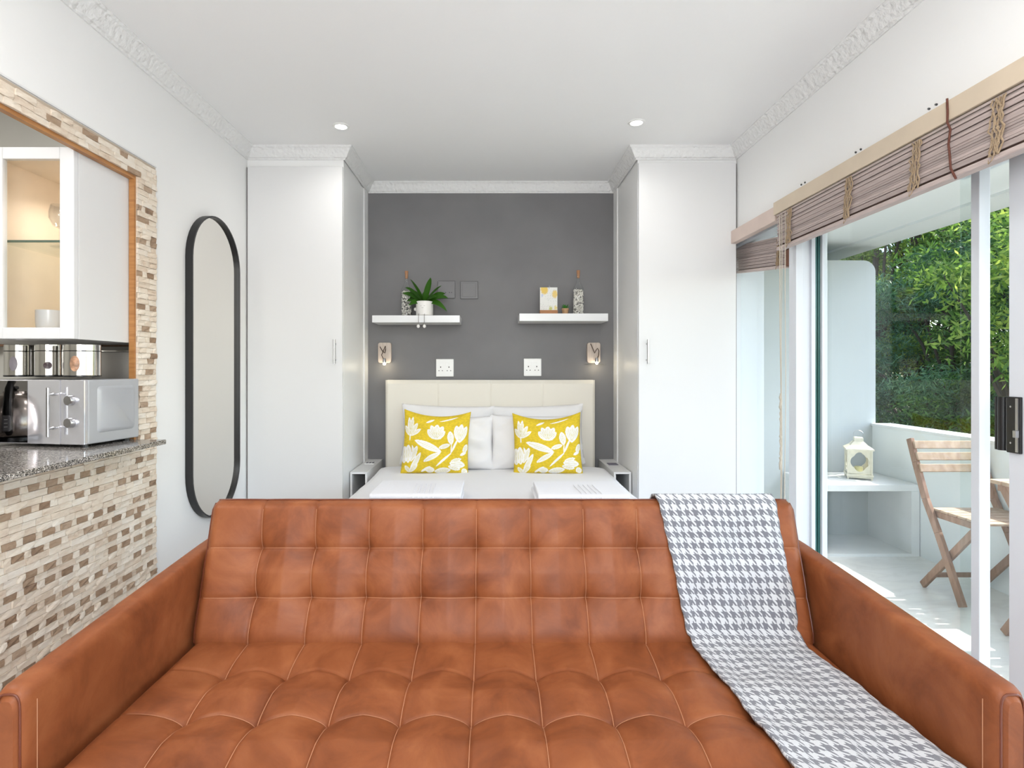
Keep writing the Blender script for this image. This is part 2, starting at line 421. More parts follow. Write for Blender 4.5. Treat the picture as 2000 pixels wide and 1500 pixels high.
# cornices: profile swept along the wall line, mitred
def cornice(name, p0, p1, nrm, m0, m1):
    p0 = Vector((*p0, 0)); p1 = Vector((*p1, 0)); d = (p1 - p0).normalized(); n = Vector((*nrm, 0))
    prof = [(0, -.066), (.006, -.066), (.009, -.058), (.016, -.055), (.026, -.040), (.036, -.022), (.044, -.012), (.05, -.009), (.055, -.004), (.055, 0), (0, 0)]
    vs = []
    for base, mm in ((p0, m0), (p1, m1)):
        for a, z in prof: q = base + n * a + d * (mm * a); vs.append((q.x, q.y, H + z))
    k = len(prof); fs = [(i, (i + 1) % k, k + (i + 1) % k, k + i) for i in range(k)] + [tuple(range(k))[::-1], tuple(range(k, 2 * k))]
    return struct(name, MB().add(vs, fs), 'cornice')
WY = 3.17
cornice('trim_3', (XL, YN), (XL, WY), (1, 0), 1, -1)
cornice('trim_4', (XL, WY), (-.836, WY), (0, -1), 1, 1)
cornice('trim_5', (-.836, WY), (-.836, YB), (1, 0), -1, -1)
cornice('trim_6', (-.836, YB), (.826, YB), (0, -1), 1, -1)
cornice('trim_7', (.826, YB), (.826, WY), (-1, 0), 1, 1)
cornice('trim_8', (.826, WY), (XR, WY), (0, -1), -1, -1)
cornice('trim_9', (XR, WY), (XR, YN), (-1, 0), 1, -1)

# ---------------- kitchen behind the pass-through
struct('wall_kitchen', MB().box(-3.2, XL - .03, 2.42, 2.5, 0, H).box(-3.2, -3.12, 0, 2.42, 0, H).box(-3.12, XL - .02, .0, .08, 0, H), 'kgrey')
struct('trim_10', MB().box(-2.3, -1.45, 2.385, 2.42, 1.345, 1.362), 'brownstrip')
fr = MB(); D0, D1 = XL - .020, XL + .0005
fr.box(D0, D1, OY1 - .010, OY1, OZ0, OZ1); fr.box(D0, D1, OY0 + .02, OY1 - .010, OZ1 - .014, OZ1); fr.box(D0, D1, OY0, OY0 + .02, OZ0, OZ1)
struct('trim_11', fr, 'oak')
struct('trim_12', B(XL, XL + .006, .2, 2.302, 2.078, 2.084), 'white')

# travertine mosaic as single tiles on the left wall
struct('tile_backing', MB().box(XL, XL + .002, .3, 2.30, 0, OZ0).box(XL, XL + .002, OY1, 2.30, OZ0, 2.075).box(XL, XL + .002, .3, OY1, OZ1, 2.075), 'grout', wl)
def tile_mesh(name, m, jit):
    rng = random.Random(jit); mb = MB()
    fx = lambda: rng.uniform(.55, 1.0)
    v = [(0, -.5, -.5), (0, .5, -.5), (0, .5, .5), (0, -.5, .5)]
    fr = [(fx(), y, z) for z in (-.5, 0, .5) for y in (-.5, 0, .5)]
    v += fr
    f = [(0, 3, 2, 1)]
    g = lambda i, j: 4 + j * 3 + i
    for j in range(2):
        for i in range(2): f.append((g(i, j), g(i + 1, j), g(i + 1, j + 1), g(i, j + 1)))
    f += [(0, 1, g(2, 0), g(1, 0), g(0, 0)), (2, 3, g(0, 2), g(1, 2), g(2, 2)), (1, 2, g(2, 2), g(2, 1), g(2, 0)), (3, 0, g(0, 0), g(0, 1), g(0, 2))]
    mb.add(v, f)
    me = bpy.data.meshes.new(name); me.from_pydata(mb.v, [], mb.f); me.materials.append(M[m]); return me
TM = {'trav': [tile_mesh('tile', 'trav', k) for k in range(5)], 'noce': [tile_mesh('tile', 'noce', 50 + k) for k in range(3)]}
RH = .0215
tiles = []
BR = {int((CZ - v) / .0215) for v in ()} | {2, 5, 7, 8, 11, 13, 16, 19, 21, 24, 27, 29, 32, 34, 38, 41, 45, 48, 51, 54, 57, 60, 63, 66, 69, 72, 75, 78, 81, 84, 87, 90, 93}
r = random.Random(3)
ZT = OZ0
nrow = int(2.075 / RH)
for row in range(nrow + 1):
    z = row * RH + RH / 2
    if z + RH / 2 > 2.08: continue
    brown = row in BR and z < OZ1 and (z < OZ0 or row % 2 == 1)
    y = 2.298 - r.choice([0, 0, .02, .035, .05])
    y0 = y; seq = []
    if y < 2.296: seq.append((y, 2.298, 'trav'))
    k = r.randint(0, 1); startb = r.random() < .5
    while y > .35:
        if brown: L, kd = ((.044, 'noce') if k % 2 == 0 else (.028, 'trav')); 
        else: L = r.choice([.044, .05, .058, .072]); kd = 'noce' if r.random() < (.03 if z < OZ0 else .09) else 'trav'
        if kd == 'noce' and r.random() < .16: kd = 'trav'
        k += 1; seq.append((y - L, y, kd)); y -= L
    for a, b, kd in seq:
        # cut by the opening
        if OZ0 - .01 < z < OZ1 and a < OY1:
            a = max(a, OY1)
            if b - a < .008: continue
        if z > OZ0 and z > OZ1 - .001 and False: continue
        tiles.append(((a + b) / 2, z, b - a, kd))
def tile_seen(t):
    y, z, L, kd = t; u = 960 + XL * F / max(y, .3); v = 720 + (CZ - z) * F / max(y, .3)
    if u < -30: return 0
    lim = 1345 - (u - 40) * .735 + 10          # the sofa arm hides what lies lower
    if v > max(lim, 1050) + 20: return 0
    if 735 < v < 870 and u < 262: return 0
    if .93 < z < .985: return 0.5 / y
    return 1 / y
tiles.sort(key=lambda t: -tile_seen(t))
def pick(t): return TM[t[3]][r.randrange(len(TM[t[3]]))]
for t in tiles[:300]:
    o = bpy.data.objects.new('tile', pick(t)); COL.objects.link(o); o.parent = wl
    o.location = (XL + .001, t[0], t[1]); o.scale = (r.uniform(.006, .013), t[2] - .0012, RH - .0011)
for kd in ('trav', 'noce'):
    mb = MB()
    for t in tiles[300:]:
        if t[3] != kd: continue
        me = pick(t); d = r.uniform(.006, .013)
        vs = [(XL + .001 + v.co.x * d, t[0] + v.co.y * (t[2] - .0012), t[1] + v.co.z * (RH - .0011)) for v in me.vertices]
        mb.add(vs, [tuple(p.vertices) for p in me.polygons])
    o = obj('mosaic', mb, kd, wl, kind='stuff')

# granite worktop
CT = .978
g = MB(); g.prism([(-2.6, .5), (-1.25, .5), (-1.25, 2.146), (XL + .0, 2.146), (XL + .0, 2.16), (-1.425, 2.16), (-1.425, 2.41), (-2.6, 2.41)], 'z', CT - .018, CT)
tag(obj('worktop', g, 'granite', bevel=.003), 'speckled granite worktop in the pass-through above the stone mosaic', 'worktop')

# ---------------- kitchen wall cabinet
kx1, ky0, ky1, kz0, kz1 = -1.409, 1.905, 2.40, 1.351, 1.999
kc = thing('wall_cabinet', 'white glass-door wall cabinet lit inside above the microwave', 'cabinet', (kx1, ky1, kz0))
T = .018; kx0 = -2.02
b = MB(); b.box(kx1 - T, kx1, ky0 + .002, ky1, kz0, kz1); b.box(kx0, kx0 + T, ky0 + .002, ky1, kz0, kz1)
b.box(kx0 + T, kx1 - T, ky0 + .002, ky1, kz0, kz0 + T); b.box(kx0 + T, kx1 - T, ky0 + .002, ky1, kz1 - T, kz1)
obj('body', b, 'white', kc)
b = MB(); b.box(kx0 + T, kx1 - T, ky1 - .008, ky1, kz0 + T, kz1 - T); b.box(kx0 + T, kx0 + T + .004, ky0 + .01, ky1 - .008, kz0 + T, kz1 - T)
b.box(kx1 - T - .003, kx1 - T, ky0 + .01, ky1 - .008, kz0 + T, kz1 - T); b.box(kx0 + T, kx1 - T, ky0 + .01, ky1 - .01, kz1 - T - .003, kz1 - T); b.box(kx0 + T, kx1 - T, ky0 + .01, ky1 - .01, kz0 + T, kz0 + T + .003)
b.box(-1.722, -1.708, ky0 + .012, ky1 - .01, kz0 + T, kz1 - T)
obj('lining', b, 'birch', kc)
def cabdoor(x0, x1):
    d = MB(); s = .048
    d.box(x0, x0 + s, ky0 - .02, ky0, kz0, kz1); d.box(x1 - s, x1, ky0 - .02, ky0, kz0, kz1)
    d.box(x0 + s, x1 - s, ky0 - .02, ky0, kz0, kz0 + .038); d.box(x0 + s, x1 - s, ky0 - .02, ky0, kz1 - .040, kz1)
    o = obj('door', d, 'gloss', kc, bevel=.002)
    obj('pane', B(x0 + s, x1 - s, ky0 - .012, ky0 - .008, kz0 + .038, kz1 - .04), 'glass2', o)
    return o
dr = cabdoor(-1.700, -1.411); cabdoor(-1.998, -1.705)
obj('shelf', B(kx0 + T, kx1 - T, ky0 + .03, ky1 - .02, 1.688, 1.694), glass('green shelf glass', (.93, .97, .94)), kc)
obj('shelf_edge', B(kx0 + T, kx1 - T, ky0 + .026, ky0 + .030, 1.687, 1.695), mat('green glass rim', (.12, .17, .13), .1), kc)
b = MB(); b.cyl((-1.50, 2.13, 0), .030, kz1 - T - .010, kz1 - T - .003); obj('spot_rim', b, 'plastic', kc, smooth=True)
b = MB(); b.cyl((-1.50, 2.13, 0), .024, kz1 - T - .012, kz1 - T - .008); obj('spot_lamp', b, 'bulb_warm', kc)
lamp('cabinet_spot', 'SPOT', (-1.50, 2.13, kz1 - T - .02), (0, 0, 0), 6, (1, .87, .72), spot_size=2.6, spot_blend=.6, shadow_soft_size=.03)
def wineglass(x, y, z, label, s=1.):
    t = thing('wine_glass', label, 'glass', (x, y, z), local=True, group='glasses in the kitchen cabinet')
    obj('foot', MB().lathe([(.001, .002), (.030 * s, .001), (.030 * s, .003), (.004, .006)], n=20), 'glass2', t, smooth=True)
    obj('stem', MB().tube([(0, 0, .005), (0, 0, .07 * s)], .0035, 8), 'glass2', t, smooth=True)
    obj('bowl', MB().lathe([(.004, .07 * s), (.022, .08 * s), (.034 * s, .105 * s), (.034 * s, .13 * s), (.028 * s, .155 * s), (.026 * s, .155 * s), (.032 * s, .13 * s), (.032 * s, .105 * s), (.020, .083 * s), (.002, .075 * s)], n=20), 'glass2', t, smooth=True)
wineglass(-1.585, 2.05, 1.694, 'stemmed glass on the glass shelf, left one of the pair')
wineglass(-1.49, 2.10, 1.694, 'stemmed glass on the glass shelf under the cabinet light', .9)
def mug(x, y, z, rz, m, label):
    t = thing('mug', label, 'mug', (x, y, z), rz, local=True, group='mugs in the kitchen cabinet')
    obj('cup', MB().lathe([(.001, 0), (.030, 0), (.038, .01), (.041, .05), (.041, .088), (.038, .088), (.037, .02), (.001, .008)], n=24), m, t, smooth=True)
    p = [(.039 + .024 * math.sin(a), 0, .046 + .026 * math.cos(a)) for a in np.linspace(0.1, PI - .1, 10)]
    obj('handle', MB().tube(p, .0045, 8), m, t, smooth=True)
mug(-1.60, 2.02, kz0 + T + .003, .2, 'mug', 'pale grey mug with handle turned right on the cabinet floor')
mug(-1.50, 2.05, kz0 + T + .003, -.5, 'mug2', 'cream mug at the right on the cabinet floor')

# ---------------- microwave with a mirrored front
TH = math.radians(9)
mx, my, mz = -1.394, 1.910, CT + .010
mw = thing('microwave', 'silver microwave oven with mirrored front on the granite worktop', 'microwave', (mx, my, mz - .010), -TH, local=True)
W, DPT, HH = .44, .24, .2235
z0 = .010
obj('body', B(-W, 0, .016, DPT, z0, z0 + HH), 'mwside', mw, bevel=.004)
sp = MB()
def rrect(cy, cz, hy, hz, r, n=6):
    pts = []
    for k, (sy, sz) in enumerate(((1, 1), (-1, 1), (-1, -1), (1, -1))):
        for i in range(n + 1):
            a = PI / 2 * (k + i / n); pts.append((cy + sy * (hy - r) + r * math.cos(a), cz + sz * (hz - r) + r * math.sin(a)))
    return pts
o1 = rrect(.135, z0 + .118, .083, .082, .014); o2 = rrect(.135, z0 + .118, .074, .073, .012)
n_ = len(o1); sp.add([(.0, y, z) for y, z in o1] + [(.006, y, z) for y, z in o2], [(k, (k + 1) % n_, n_ + (k + 1) % n_, n_ + k) for k in range(n_)] + [tuple(range(n_, 2 * n_))])
obj('embossed_panel', sp, 'mwside', mw, smooth=True)
SX = -.095
obj('control_panel', B(SX + .001, 0, .0, .016, z0, z0 + HH), 'mwpanel', mw, bevel=.003)
dd = obj('door', B(-W, SX - .001, .0, .016, z0, z0 + HH), 'mwpanel', mw, bevel=.003)
obj('window', B(-W + .03, -.225, -.001, .002, z0 + .004, z0 + HH - .004), 'mwwin', dd)
hd = MB(); hx = SX - .012
hd.tube([(hx, -.034, z0 + .030), (hx, -.034, z0 + HH - .026)], .0052, 10)
for z in (z0 + .058, z0 + HH - .050):
    hd.tube([(hx, -.034, z), (hx, -.022, z), (hx, -.015, z), (hx, -.008, z), (hx, 0, z)], [.003, .003, .006, .003, .003], 8)
obj('handle', hd, 'chrome', dd, smooth=True)
for z in (z0 + .058, z0 + .135):
    k = MB(); k.v = []; kk = MB().lathe([(.0175, 0), (.017, .014), (.015, .017), (.001, .018)], n=24)
    kv = [(x - .050, -zz, y + z + .018) for x, y, zz in kk.v]
    obj('knob', MB().add(kv, kk.f), 'chrome', mw, smooth=True)
for x in (-.03, -W + .03):
    for y in (.03, DPT - .03): obj('foot', MB().cyl((x, y, 0), .012, 0, z0, 12), 'blackp', mw)

# canisters on top of the microwave
def canister(x, y, rad, h, label, win):
    z = CT + .010 + HH + .010
    t = thing('canister', label, 'canister', (x, y, z), local=True, group='steel canisters on the microwave')
    obj('body', MB().lathe([(rad - .003, 0), (rad, .003), (rad, h * .78), (rad - .002, h * .785)], n=40), 'steel', t, smooth=True)
    obj('seal', MB().lathe([(rad - .004, h * .77), (rad + .0005, h * .785), (rad + .0005, h * .80), (rad - .004, h * .81)], n=40), 'blackp', t, smooth=True)
    obj('lid', MB().lathe([(rad - .002, h * .80), (rad, h * .805), (rad, h * .985), (rad - .003, h), (.001, h)], n=40), 'steel', t, smooth=True)
    obj('base_rim', MB().lathe([(rad - .002, -.001), (rad + .0012, 0), (rad + .0012, .004), (rad, .005)], n=40), 'blackp', t, smooth=True)
    pts = []; wa, wz, ww, wh, mm = win
    base = math.atan2(-y, -x) + wa
    N = 24; vs = [((rad + .001) * math.cos(base), (rad + .001) * math.sin(base), wz)]
    for k in range(N):
        a = 2 * PI * k / N; da = ww * math.cos(a) / rad; vs.append(((rad + .001) * math.cos(base + da), (rad + .001) * math.sin(base + da), wz + wh * math.sin(a)))
    obj('window', MB().add(vs, [(0, 1 + k, 1 + (k + 1) % N) for k in range(N)]), mm, t)
PK = mat('tinted viewing window', (.30, .27, .30), .1); PK2 = mat('viewing window over pasta', (.42, .24, .15), .3, var=.5, vscale=80); PK3 = mat('dark viewing window', (.07, .04, .045), .15)
canister(-1.735, 2.05, .044, .116, 'leftmost steel canister on the microwave with a figure-of-eight window', (-.38, .046, .012, .026, PK))
canister(-1.600, 2.02, .043, .116, 'middle steel canister on the microwave with a small round window', (-.12, .040, .0125, .0125, PK3))
canister(-1.455, 1.985, .056, .114, 'rightmost and widest steel canister on the microwave with an oval window', (-.40, .046, .015, .027, PK2))

t = thing('bread_bin', 'grey satin metal bin standing behind the microwave', 'bin', (-1.515, 2.29, CT))
bb = MB(); bb.prism([(x, z) for x, z in rrect(-1.515, CT + .17, .085, .17, .02)], 'y', 2.23, 2.37)
obj('body', bb, 'bin', t, bevel=.004); obj('lid', B(-1.595, -1.435, 2.235, 2.365, CT + .338, CT + .345), 'steel', t)

# kettle: stands left of the frame and shows in the microwave's mirrored door
nrm = Vector((-math.sin(TH), -math.cos(TH), 0)); P0 = Vector((mx, my, 0))
def mirrored(p):
    p = Vector((*p, 0)); d = (p - P0).dot(nrm); return p - nrm * (2 * d)
kp = mirrored((-1.80, 2.11))
ka = mirrored((-1.80 + .052, 2.11 - .095)) - kp
kt = thing('kettle', 'steel cordless kettle on black base reflected in the microwave door', 'kettle', (kp.x, kp.y, CT), math.atan2(ka.y, ka.x), local=True)
obj('base', MB().lathe([(.078, 0), (.082, .004), (.080, .018), (.070, .022)], n=40), 'blackp', kt, smooth=True)
obj('body', MB().lathe([(.076, .022), (.081, .03), (.080, .07), (.073, .12), (.058, .158), (.036, .178), (.034, .179)], n=48), 'kettle', kt, smooth=True)
ld = obj('lid', MB().lathe([(.036, .178), (.034, .186), (.012, .190)], n=32), 'kettle', kt, smooth=True)
obj('lid_knob', MB().lathe([(.006, .19), (.012, .196), (.012, .204), (.005, .207)], n=20), 'blackp', ld, smooth=True)
hp = [(.074, 0, .035), (.098, 0, .06), (.106, 0, .10), (.100, 0, .15), (.080, 0, .20), (.045, 0, .225), (.02, 0, .222)]
hm = MB(); hm.tube(hp, [.011, .013, .014, .013, .012, .011, .008], 10); obj('handle', hm, 'blackp', kt, smooth=True)
obj('spout', MB().tube([(-.055, 0, .13), (-.08, 0, .158), (-.088, 0, .168)], [.024, .016, .012], 12), 'kettle', kt, smooth=True)
gz = obj('water_gauge', MB().box(.088, .122, -.012, .012, .045, .105), mat('grey gauge', (.18, .18, .19), .2), kt, bevel=.006)
obj('gauge_mark', MB().box(.1215, .1225, -.005, .005, .088, .090).box(.1215, .1225, -.005, .005, .075, .077).box(.1215, .1225, -.005, .005, .062, .064), 'plastic', gz)

# ---------------- standing mirror on the left wall
mr = thing('wall_mirror', 'tall pill-shaped wall mirror in a thin black metal frame', 'mirror', (XL, 2.76, .55))
my0, my1 = 2.525, 3.005; mzb, mzt = .52, 1.998
rr = (my1 - my0) / 2
def stad(r, x, n=24):
    c = (my0 + my1) / 2; pts = []
    for i in range(n + 1): a = PI * i / n; pts.append((x, c + r * math.cos(a), mzt - rr + r * math.sin(a)))
    for i in range(n + 1): a = PI + PI * i / n; pts.append((x, c + r * math.cos(a), mzb + rr + r * math.sin(a)))
    return pts
fm = MB(); A = stad(rr, XL + .001); Bq = stad(rr, XL + .034); C = stad(rr - .008, XL + .034); Dq = stad(rr - .008, XL + .018)
n_ = len(A); fm.add(A + Bq + C + Dq, [(j * n_ + k, j * n_ + (k + 1) % n_, (j + 1) * n_ + (k + 1) % n_, (j + 1) * n_ + k) for j in range(3) for k in range(n_)] + [tuple(range(n_))])
obj('frame', fm, 'black', mr, smooth=True)
obj('mirror_glass', MB().add(stad(rr - .008, XL + .019), [tuple(range(n_))]), 'mirror', mr)

# ---------------- wardrobes
def wardrobe(x0, x1, ztop, hx, label, gapside):
    t = thing('wardrobe', label, 'wardrobe', ((x0 + x1) / 2, WY, 0), group='white built-in wardrobes')
    obj('body', B(x0, x1, WY, 3.665, 0, H - .001), 'white_side', t)
    g = .004
    d0, d1 = (x0 + .009, x1 - .001) if gapside < 0 else (x0 + .001, x1 - .009)
    d = obj('door', B(d0, d1, WY - .020, WY - .002, .08, ztop), 'white', t, bevel=.0015)
    obj('edge_shadow_gap', B(*( (x0, x0 + .008) if gapside < 0 else (x1 - .008, x1)), WY - .004, WY - .001, .08, ztop), mat('dark joint', (.10, .08, .075), .9), t)
    h = MB(); zc = 1.345
    h.tube([(hx, WY - .052, zc - .068), (hx, WY - .052, zc + .068)], .006, 12)
    for z in (zc - .045, zc + .045): h.tube([(hx, WY - .052, z), (hx, WY - .018, z)], .004, 8)
    obj('handle', h, 'chrome', d, smooth=True)
    obj('plinth', B(x0, x1, WY - .004, WY - .001, 0, .075), 'white', t)
wardrobe(XL, -.8405, 2.392, -.880, 'white built-in wardrobe at the left of the bed alcove beside the mirror', -1)
wardrobe(.830, XR, 2.413, .875, 'white built-in wardrobe at the right of the bed alcove by the blinds', 1)

# ---------------- downlights
def downlight(x, y, label):
    t = thing('downlight', label, 'ceiling light', (x, y, H), local=True, group='recessed ceiling downlights')
    obj('rim', MB().lathe([(.030, -.001), (.030, -.006), (.042, -.004), (.044, -.0005)], n=32), 'plastic', t, smooth=True)
    obj('lamp', MB().lathe([(.001, -.0035), (.030, -.003), (.030, -.001), (.001, -.001)], n=32), 'bulb', t)
    lamp('downlight_beam', 'SPOT', (x, y, H - .012), (0, 0, 0), 11, (1, .98, .95), spot_size=2.9, spot_blend=1, shadow_soft_size=.04)
downlight(-.775, 2.874, 'small round recessed ceiling downlight on the left, towards the mirror')
downlight(.735, 2.83, 'small round recessed ceiling downlight on the right, towards the blinds')

# ---------------- bed
bd = thing('bed', 'double bed with cream upholstered headboard in the grey alcove', 'bed', (0, 3.6, 0))
hb = MB()
hx0, hx1, hz1 = -.700, .683, 1.175
def hbf(s, t):
    x = hx0 + (hx1 - hx0) * s; z = .25 + (hz1 - .25) * t
    e = min(s * (hx1 - hx0), (1 - s) * (hx1 - hx0), (1 - t) * (hz1 - .25)); y = 3.668 + .02 * max(0, 1 - e / .02) ** 2
    for c in (.25, .5, .75): y += .004 * math.exp(-abs(s - c) * (hx1 - hx0) / .006)
    return (x, y, z)
hb.grid(hbf, 200, 40)
obj('headboard_cover', hb, 'cream', bd, smooth=True)
obj('headboard', B(hx0, hx1, 3.686, 3.755, .2, hz1), 'cream', bd, bevel=.008)
obj('bed_base', B(-.68, .68, 1.93, 3.66, .14, .36), 'cream', bd, bevel=.01)
obj('mattress', B(-.685, .69, 1.92, 3.655, .36, .585), 'linen', bd, bevel=.03, seg=4)
for x in (-.6, .6):
    for y in (2.0, 3.55): obj('leg', MB().lathe([(.02, 0), (.028, .14)], (x, y, 0), 16), 'black', bd)
def nz(x, y, s=1.0):
    return (math.sin(x * 7.1 * s + 1.3 * math.sin(y * 5.3 * s)) + math.sin(y * 9.7 * s + 1.7 * math.sin(x * 6.1 * s + 2)) + .6 * math.sin((x + y) * 15 * s + math.sin(y * 11 * s))) / 2.6
dv = MB()
def duvet(s, t):
    hw = .70; drop = .34; Wd = 2 * hw + 2 * drop; a = s * Wd - Wd / 2; y = 1.90 + t * 1.66; cx = .008
    rr_ = .05
    if abs(a) < hw: x, z = a, 0
    else: x, z = math.copysign(hw + (abs(a) - hw) * .22, a), -(abs(a) - hw) * .97
    k = max(0, abs(a) - hw + .06)
    if abs(a) < hw + .02: z -= .5 * (max(0, abs(a) - hw + .06)) ** 2 * 4
    z += .006 * nz(x * 1.2, y) * (1 if abs(a) < hw else .3); x += .012 * nz(y * 2, z * 3) * (abs(a) > hw)
    zz = .607 + z + .010 * (y - 2.6)
    if t > .985: zz -= .012
    return (x + cx, y, max(.22, zz))
dv.grid(duvet, 90, 80)
tag(obj('duvet', dv, 'linen', smooth=True, solid=.014, angle=80), 'white duvet spread over the bed behind the sofa', 'duvet')

def pillow_mesh(w, h, th, n=40, pinch=.06, wr=.006, seed=0, colfn=None, sag=0.0):
    mb = MB(); N = n + 1; rn = random.Random(seed); ph = [rn.uniform(0, 6) for _ in range(6)]
    front = {}; back = {}; cols = []
    def pos(i, j, sgn):
        u = 2 * i / n - 1; v = 2 * j / n - 1
        x = w / 2 * u * (1 - pinch * (1 - v * v)); z = h / 2 * v * (1 - pinch * (1 - u * u))
        z -= sag * (1 - u * u) * max(0, v) ** 2
        e = max(0, (1 - u ** 4)) * max(0, (1 - v ** 4)); y = th / 2 * e ** .55
        y += wr * (math.sin(5 * u + ph[0] + 3 * v) * math.sin(4 * v + ph[1]) + .5 * math.sin(11 * u * v + ph[2])) * e
        cr = (abs(u) * abs(v)) ** 2; y += wr * .6 * math.sin(18 * (u - v) + ph[3]) * cr * e ** .5
        return (x, -sgn * y, z + h / 2)
    for j in range(N):
        for i in range(N):
            front[i, j] = len(mb.v); mb.v.append(pos(i, j, 1)); cols.append((i / n, j / n, 1))
    for j in range(N):
        for i in range(N):
            if i in (0, n) or j in (0, n): back[i, j] = front[i, j]
            else: back[i, j] = len(mb.v); mb.v.append(pos(i, j, -1)); cols.append((i / n, j / n, 0))
    for j in range(n):
        for i in range(n):
            mb.f.append((front[i, j], front[i + 1, j], front[i + 1, j + 1], front[i, j + 1]))
            mb.f.append((back[i, j], back[i, j + 1], back[i + 1, j + 1], back[i + 1, j]))
    if colfn is not None:
        c = np.array(cols); mb.col = colfn(c[:, 0], c[:, 1])
    return mb
def place_pillow(name, mb, m, loc, rx, ry, rz, label, cat, group):
    o = obj(name, mb, m, smooth=True, angle=80); o.location = loc
    o.rotation_mode = 'XYZ'; o.rotation_euler = (rx, ry, rz); return tag(o, label, cat, group)
BZ = .628
PG = 'white pillows against the headboard'
def ux(u, y): return (u - 960) / F * y
place_pillow('pillow', pillow_mesh(.60, .39, .10, seed=1, wr=.014), 'pillow', (ux(872, 3.60), 3.582, BZ), -.10, .03, .02, 'white pillow standing against the headboard behind the left yellow cushion, rear one', 'pillow', PG)
place_pillow('pillow', pillow_mesh(.56, .335, .10, seed=2, wr=.016), 'pillow', (ux(880, 3.5), 3.455, BZ - .01), -.12, -.02, -.03, 'white pillow directly behind the left yellow cushion, front one', 'pillow', PG)
place_pillow('pillow', pillow_mesh(.60, .39, .10, seed=3, wr=.014), 'pillow', (ux(1052, 3.60), 3.582, BZ), -.10, -.03, -.02, 'white pillow standing against the headboard behind the right yellow cushion, rear one', 'pillow', PG)
place_pillow('pillow', pillow_mesh(.56, .345, .10, seed=4, wr=.016), 'pillow', (ux(1043, 3.5), 3.455, BZ - .01), -.12, .01, .03, 'greyish white pillow directly behind the right yellow cushion, front one', 'pillow', PG)

# printed leaves: coordinates in the cushion's own unit square (x right, y up)
LV = [(.10, .58, .08, .88, .028), (.10, .58, .14, .90, .026), (.10, .58, .21, .80, .030), (.10, .58, .26, .70, .030), (.10, .58, .02, .74, .03), (.10, .50, .10, .60, .008),
      (.50, .54, .37, .70, .05), (.50, .54, .42, .78, .045), (.50, .54, .51, .80, .05), (.50, .54, .60, .77, .045), (.50, .54, .63, .68, .045), (.42, .56, .58, .55, .02),
      (.54, .86, .82, .94, .012), (.34, .82, .46, .90, .018), (.18, .51, .59, .34, .05), (.33, .18, .58, .33, .035), (.55, .40, .72, .46, .032), (.52, .11, .74, .33, .016), (.74, .33, .84, .56, .014),
      (.86, .50, .80, .78, .05), (.86, .50, .88, .80, .05), (.86, .50, .96, .76, .045), (.74, .46, .71, .68, .045), (.735, .30, .745, .47, .008),
      (.04, .16, .02, .42, .05), (.10, .16, .08, .44, .05), (.14, .18, .22, .42, .035), (.22, .20, .14, .43, .02), (.14, .02, .28, .32, .035), (.14, .02, .06, .12, .025), (.14, .02, .24, .14, .03),
      (.72, .17, .95, .16, .055), (.70, .12, .88, .09, .035), (.74, .20, .90, .25, .025), (.36, .06, .50, .05, .04), (.50, .03, .74, .07, .04), (.90, .04, .98, .09, .04), (.30, .02, .44, .11, .018), (.93, .34, .98, .48, .03), (.88, .30, .97, .36, .02)]
def floral(x, y):
    wh = np.zeros_like(x); vein = np.zeros_like(x)
    for a, b, c, d, w in LV:
        L = math.hypot(c - a, d - b); tx, ty = (c - a) / L, (d - b) / L
        t = ((x - a) * tx + (y - b) * ty) / L; q = np.abs(-(x - a) * ty + (y - b) * tx)
        wd_ = 1.12 * w * np.clip(np.sin(PI * np.clip(t, 0, 1)), 0, 1) ** .6
        ins = (t > 0) & (t < 1) & (q < wd_)
        wh[ins] = 1
        if w > .024: vein[ins & (((q < .0045) & (t > .1) & (t < .85)) | (np.abs(q - w * .5) < .003) & (t > .3) & (t < .75))] = 1
    base = np.stack([np.full_like(x, .70), np.full_like(x, .50), np.full_like(x, .022)], 1)
    mott = (np.sin(x * 61 + 3 * np.sin(y * 43)) * np.sin(y * 57 + 2 * np.sin(x * 37)))[:, None]
    base = base * (1 + .10 * mott)
    white = np.array([.86, .84, .80]); vn = np.array([.74, .68, .40])
    out = base * (1 - wh[:, None]) + white * wh[:, None]
    return out * (1 - vein[:, None]) + vn * vein[:, None]
cm = pillow_mesh(.405, .388, .125, n=170, pinch=.05, wr=.010, seed=8, colfn=floral, sag=.028)
CG = 'yellow leaf-print cushions on the bed'
place_pillow('cushion', cm, 'print', (ux(850, 3.37), 3.325, BZ - .012), -.20, .045, .05, 'yellow and white leaf-print cushion, left one on the bed', 'cushion', CG)
cm2 = pillow_mesh(.415, .375, .125, n=170, pinch=.05, wr=.008, seed=9, colfn=floral, sag=.034)
place_pillow('cushion', cm2, 'print', (ux(1069, 3.37), 3.325, BZ - .012), -.20, -.02, -.05, 'yellow and white leaf-print cushion, right one on the bed', 'cushion', CG)

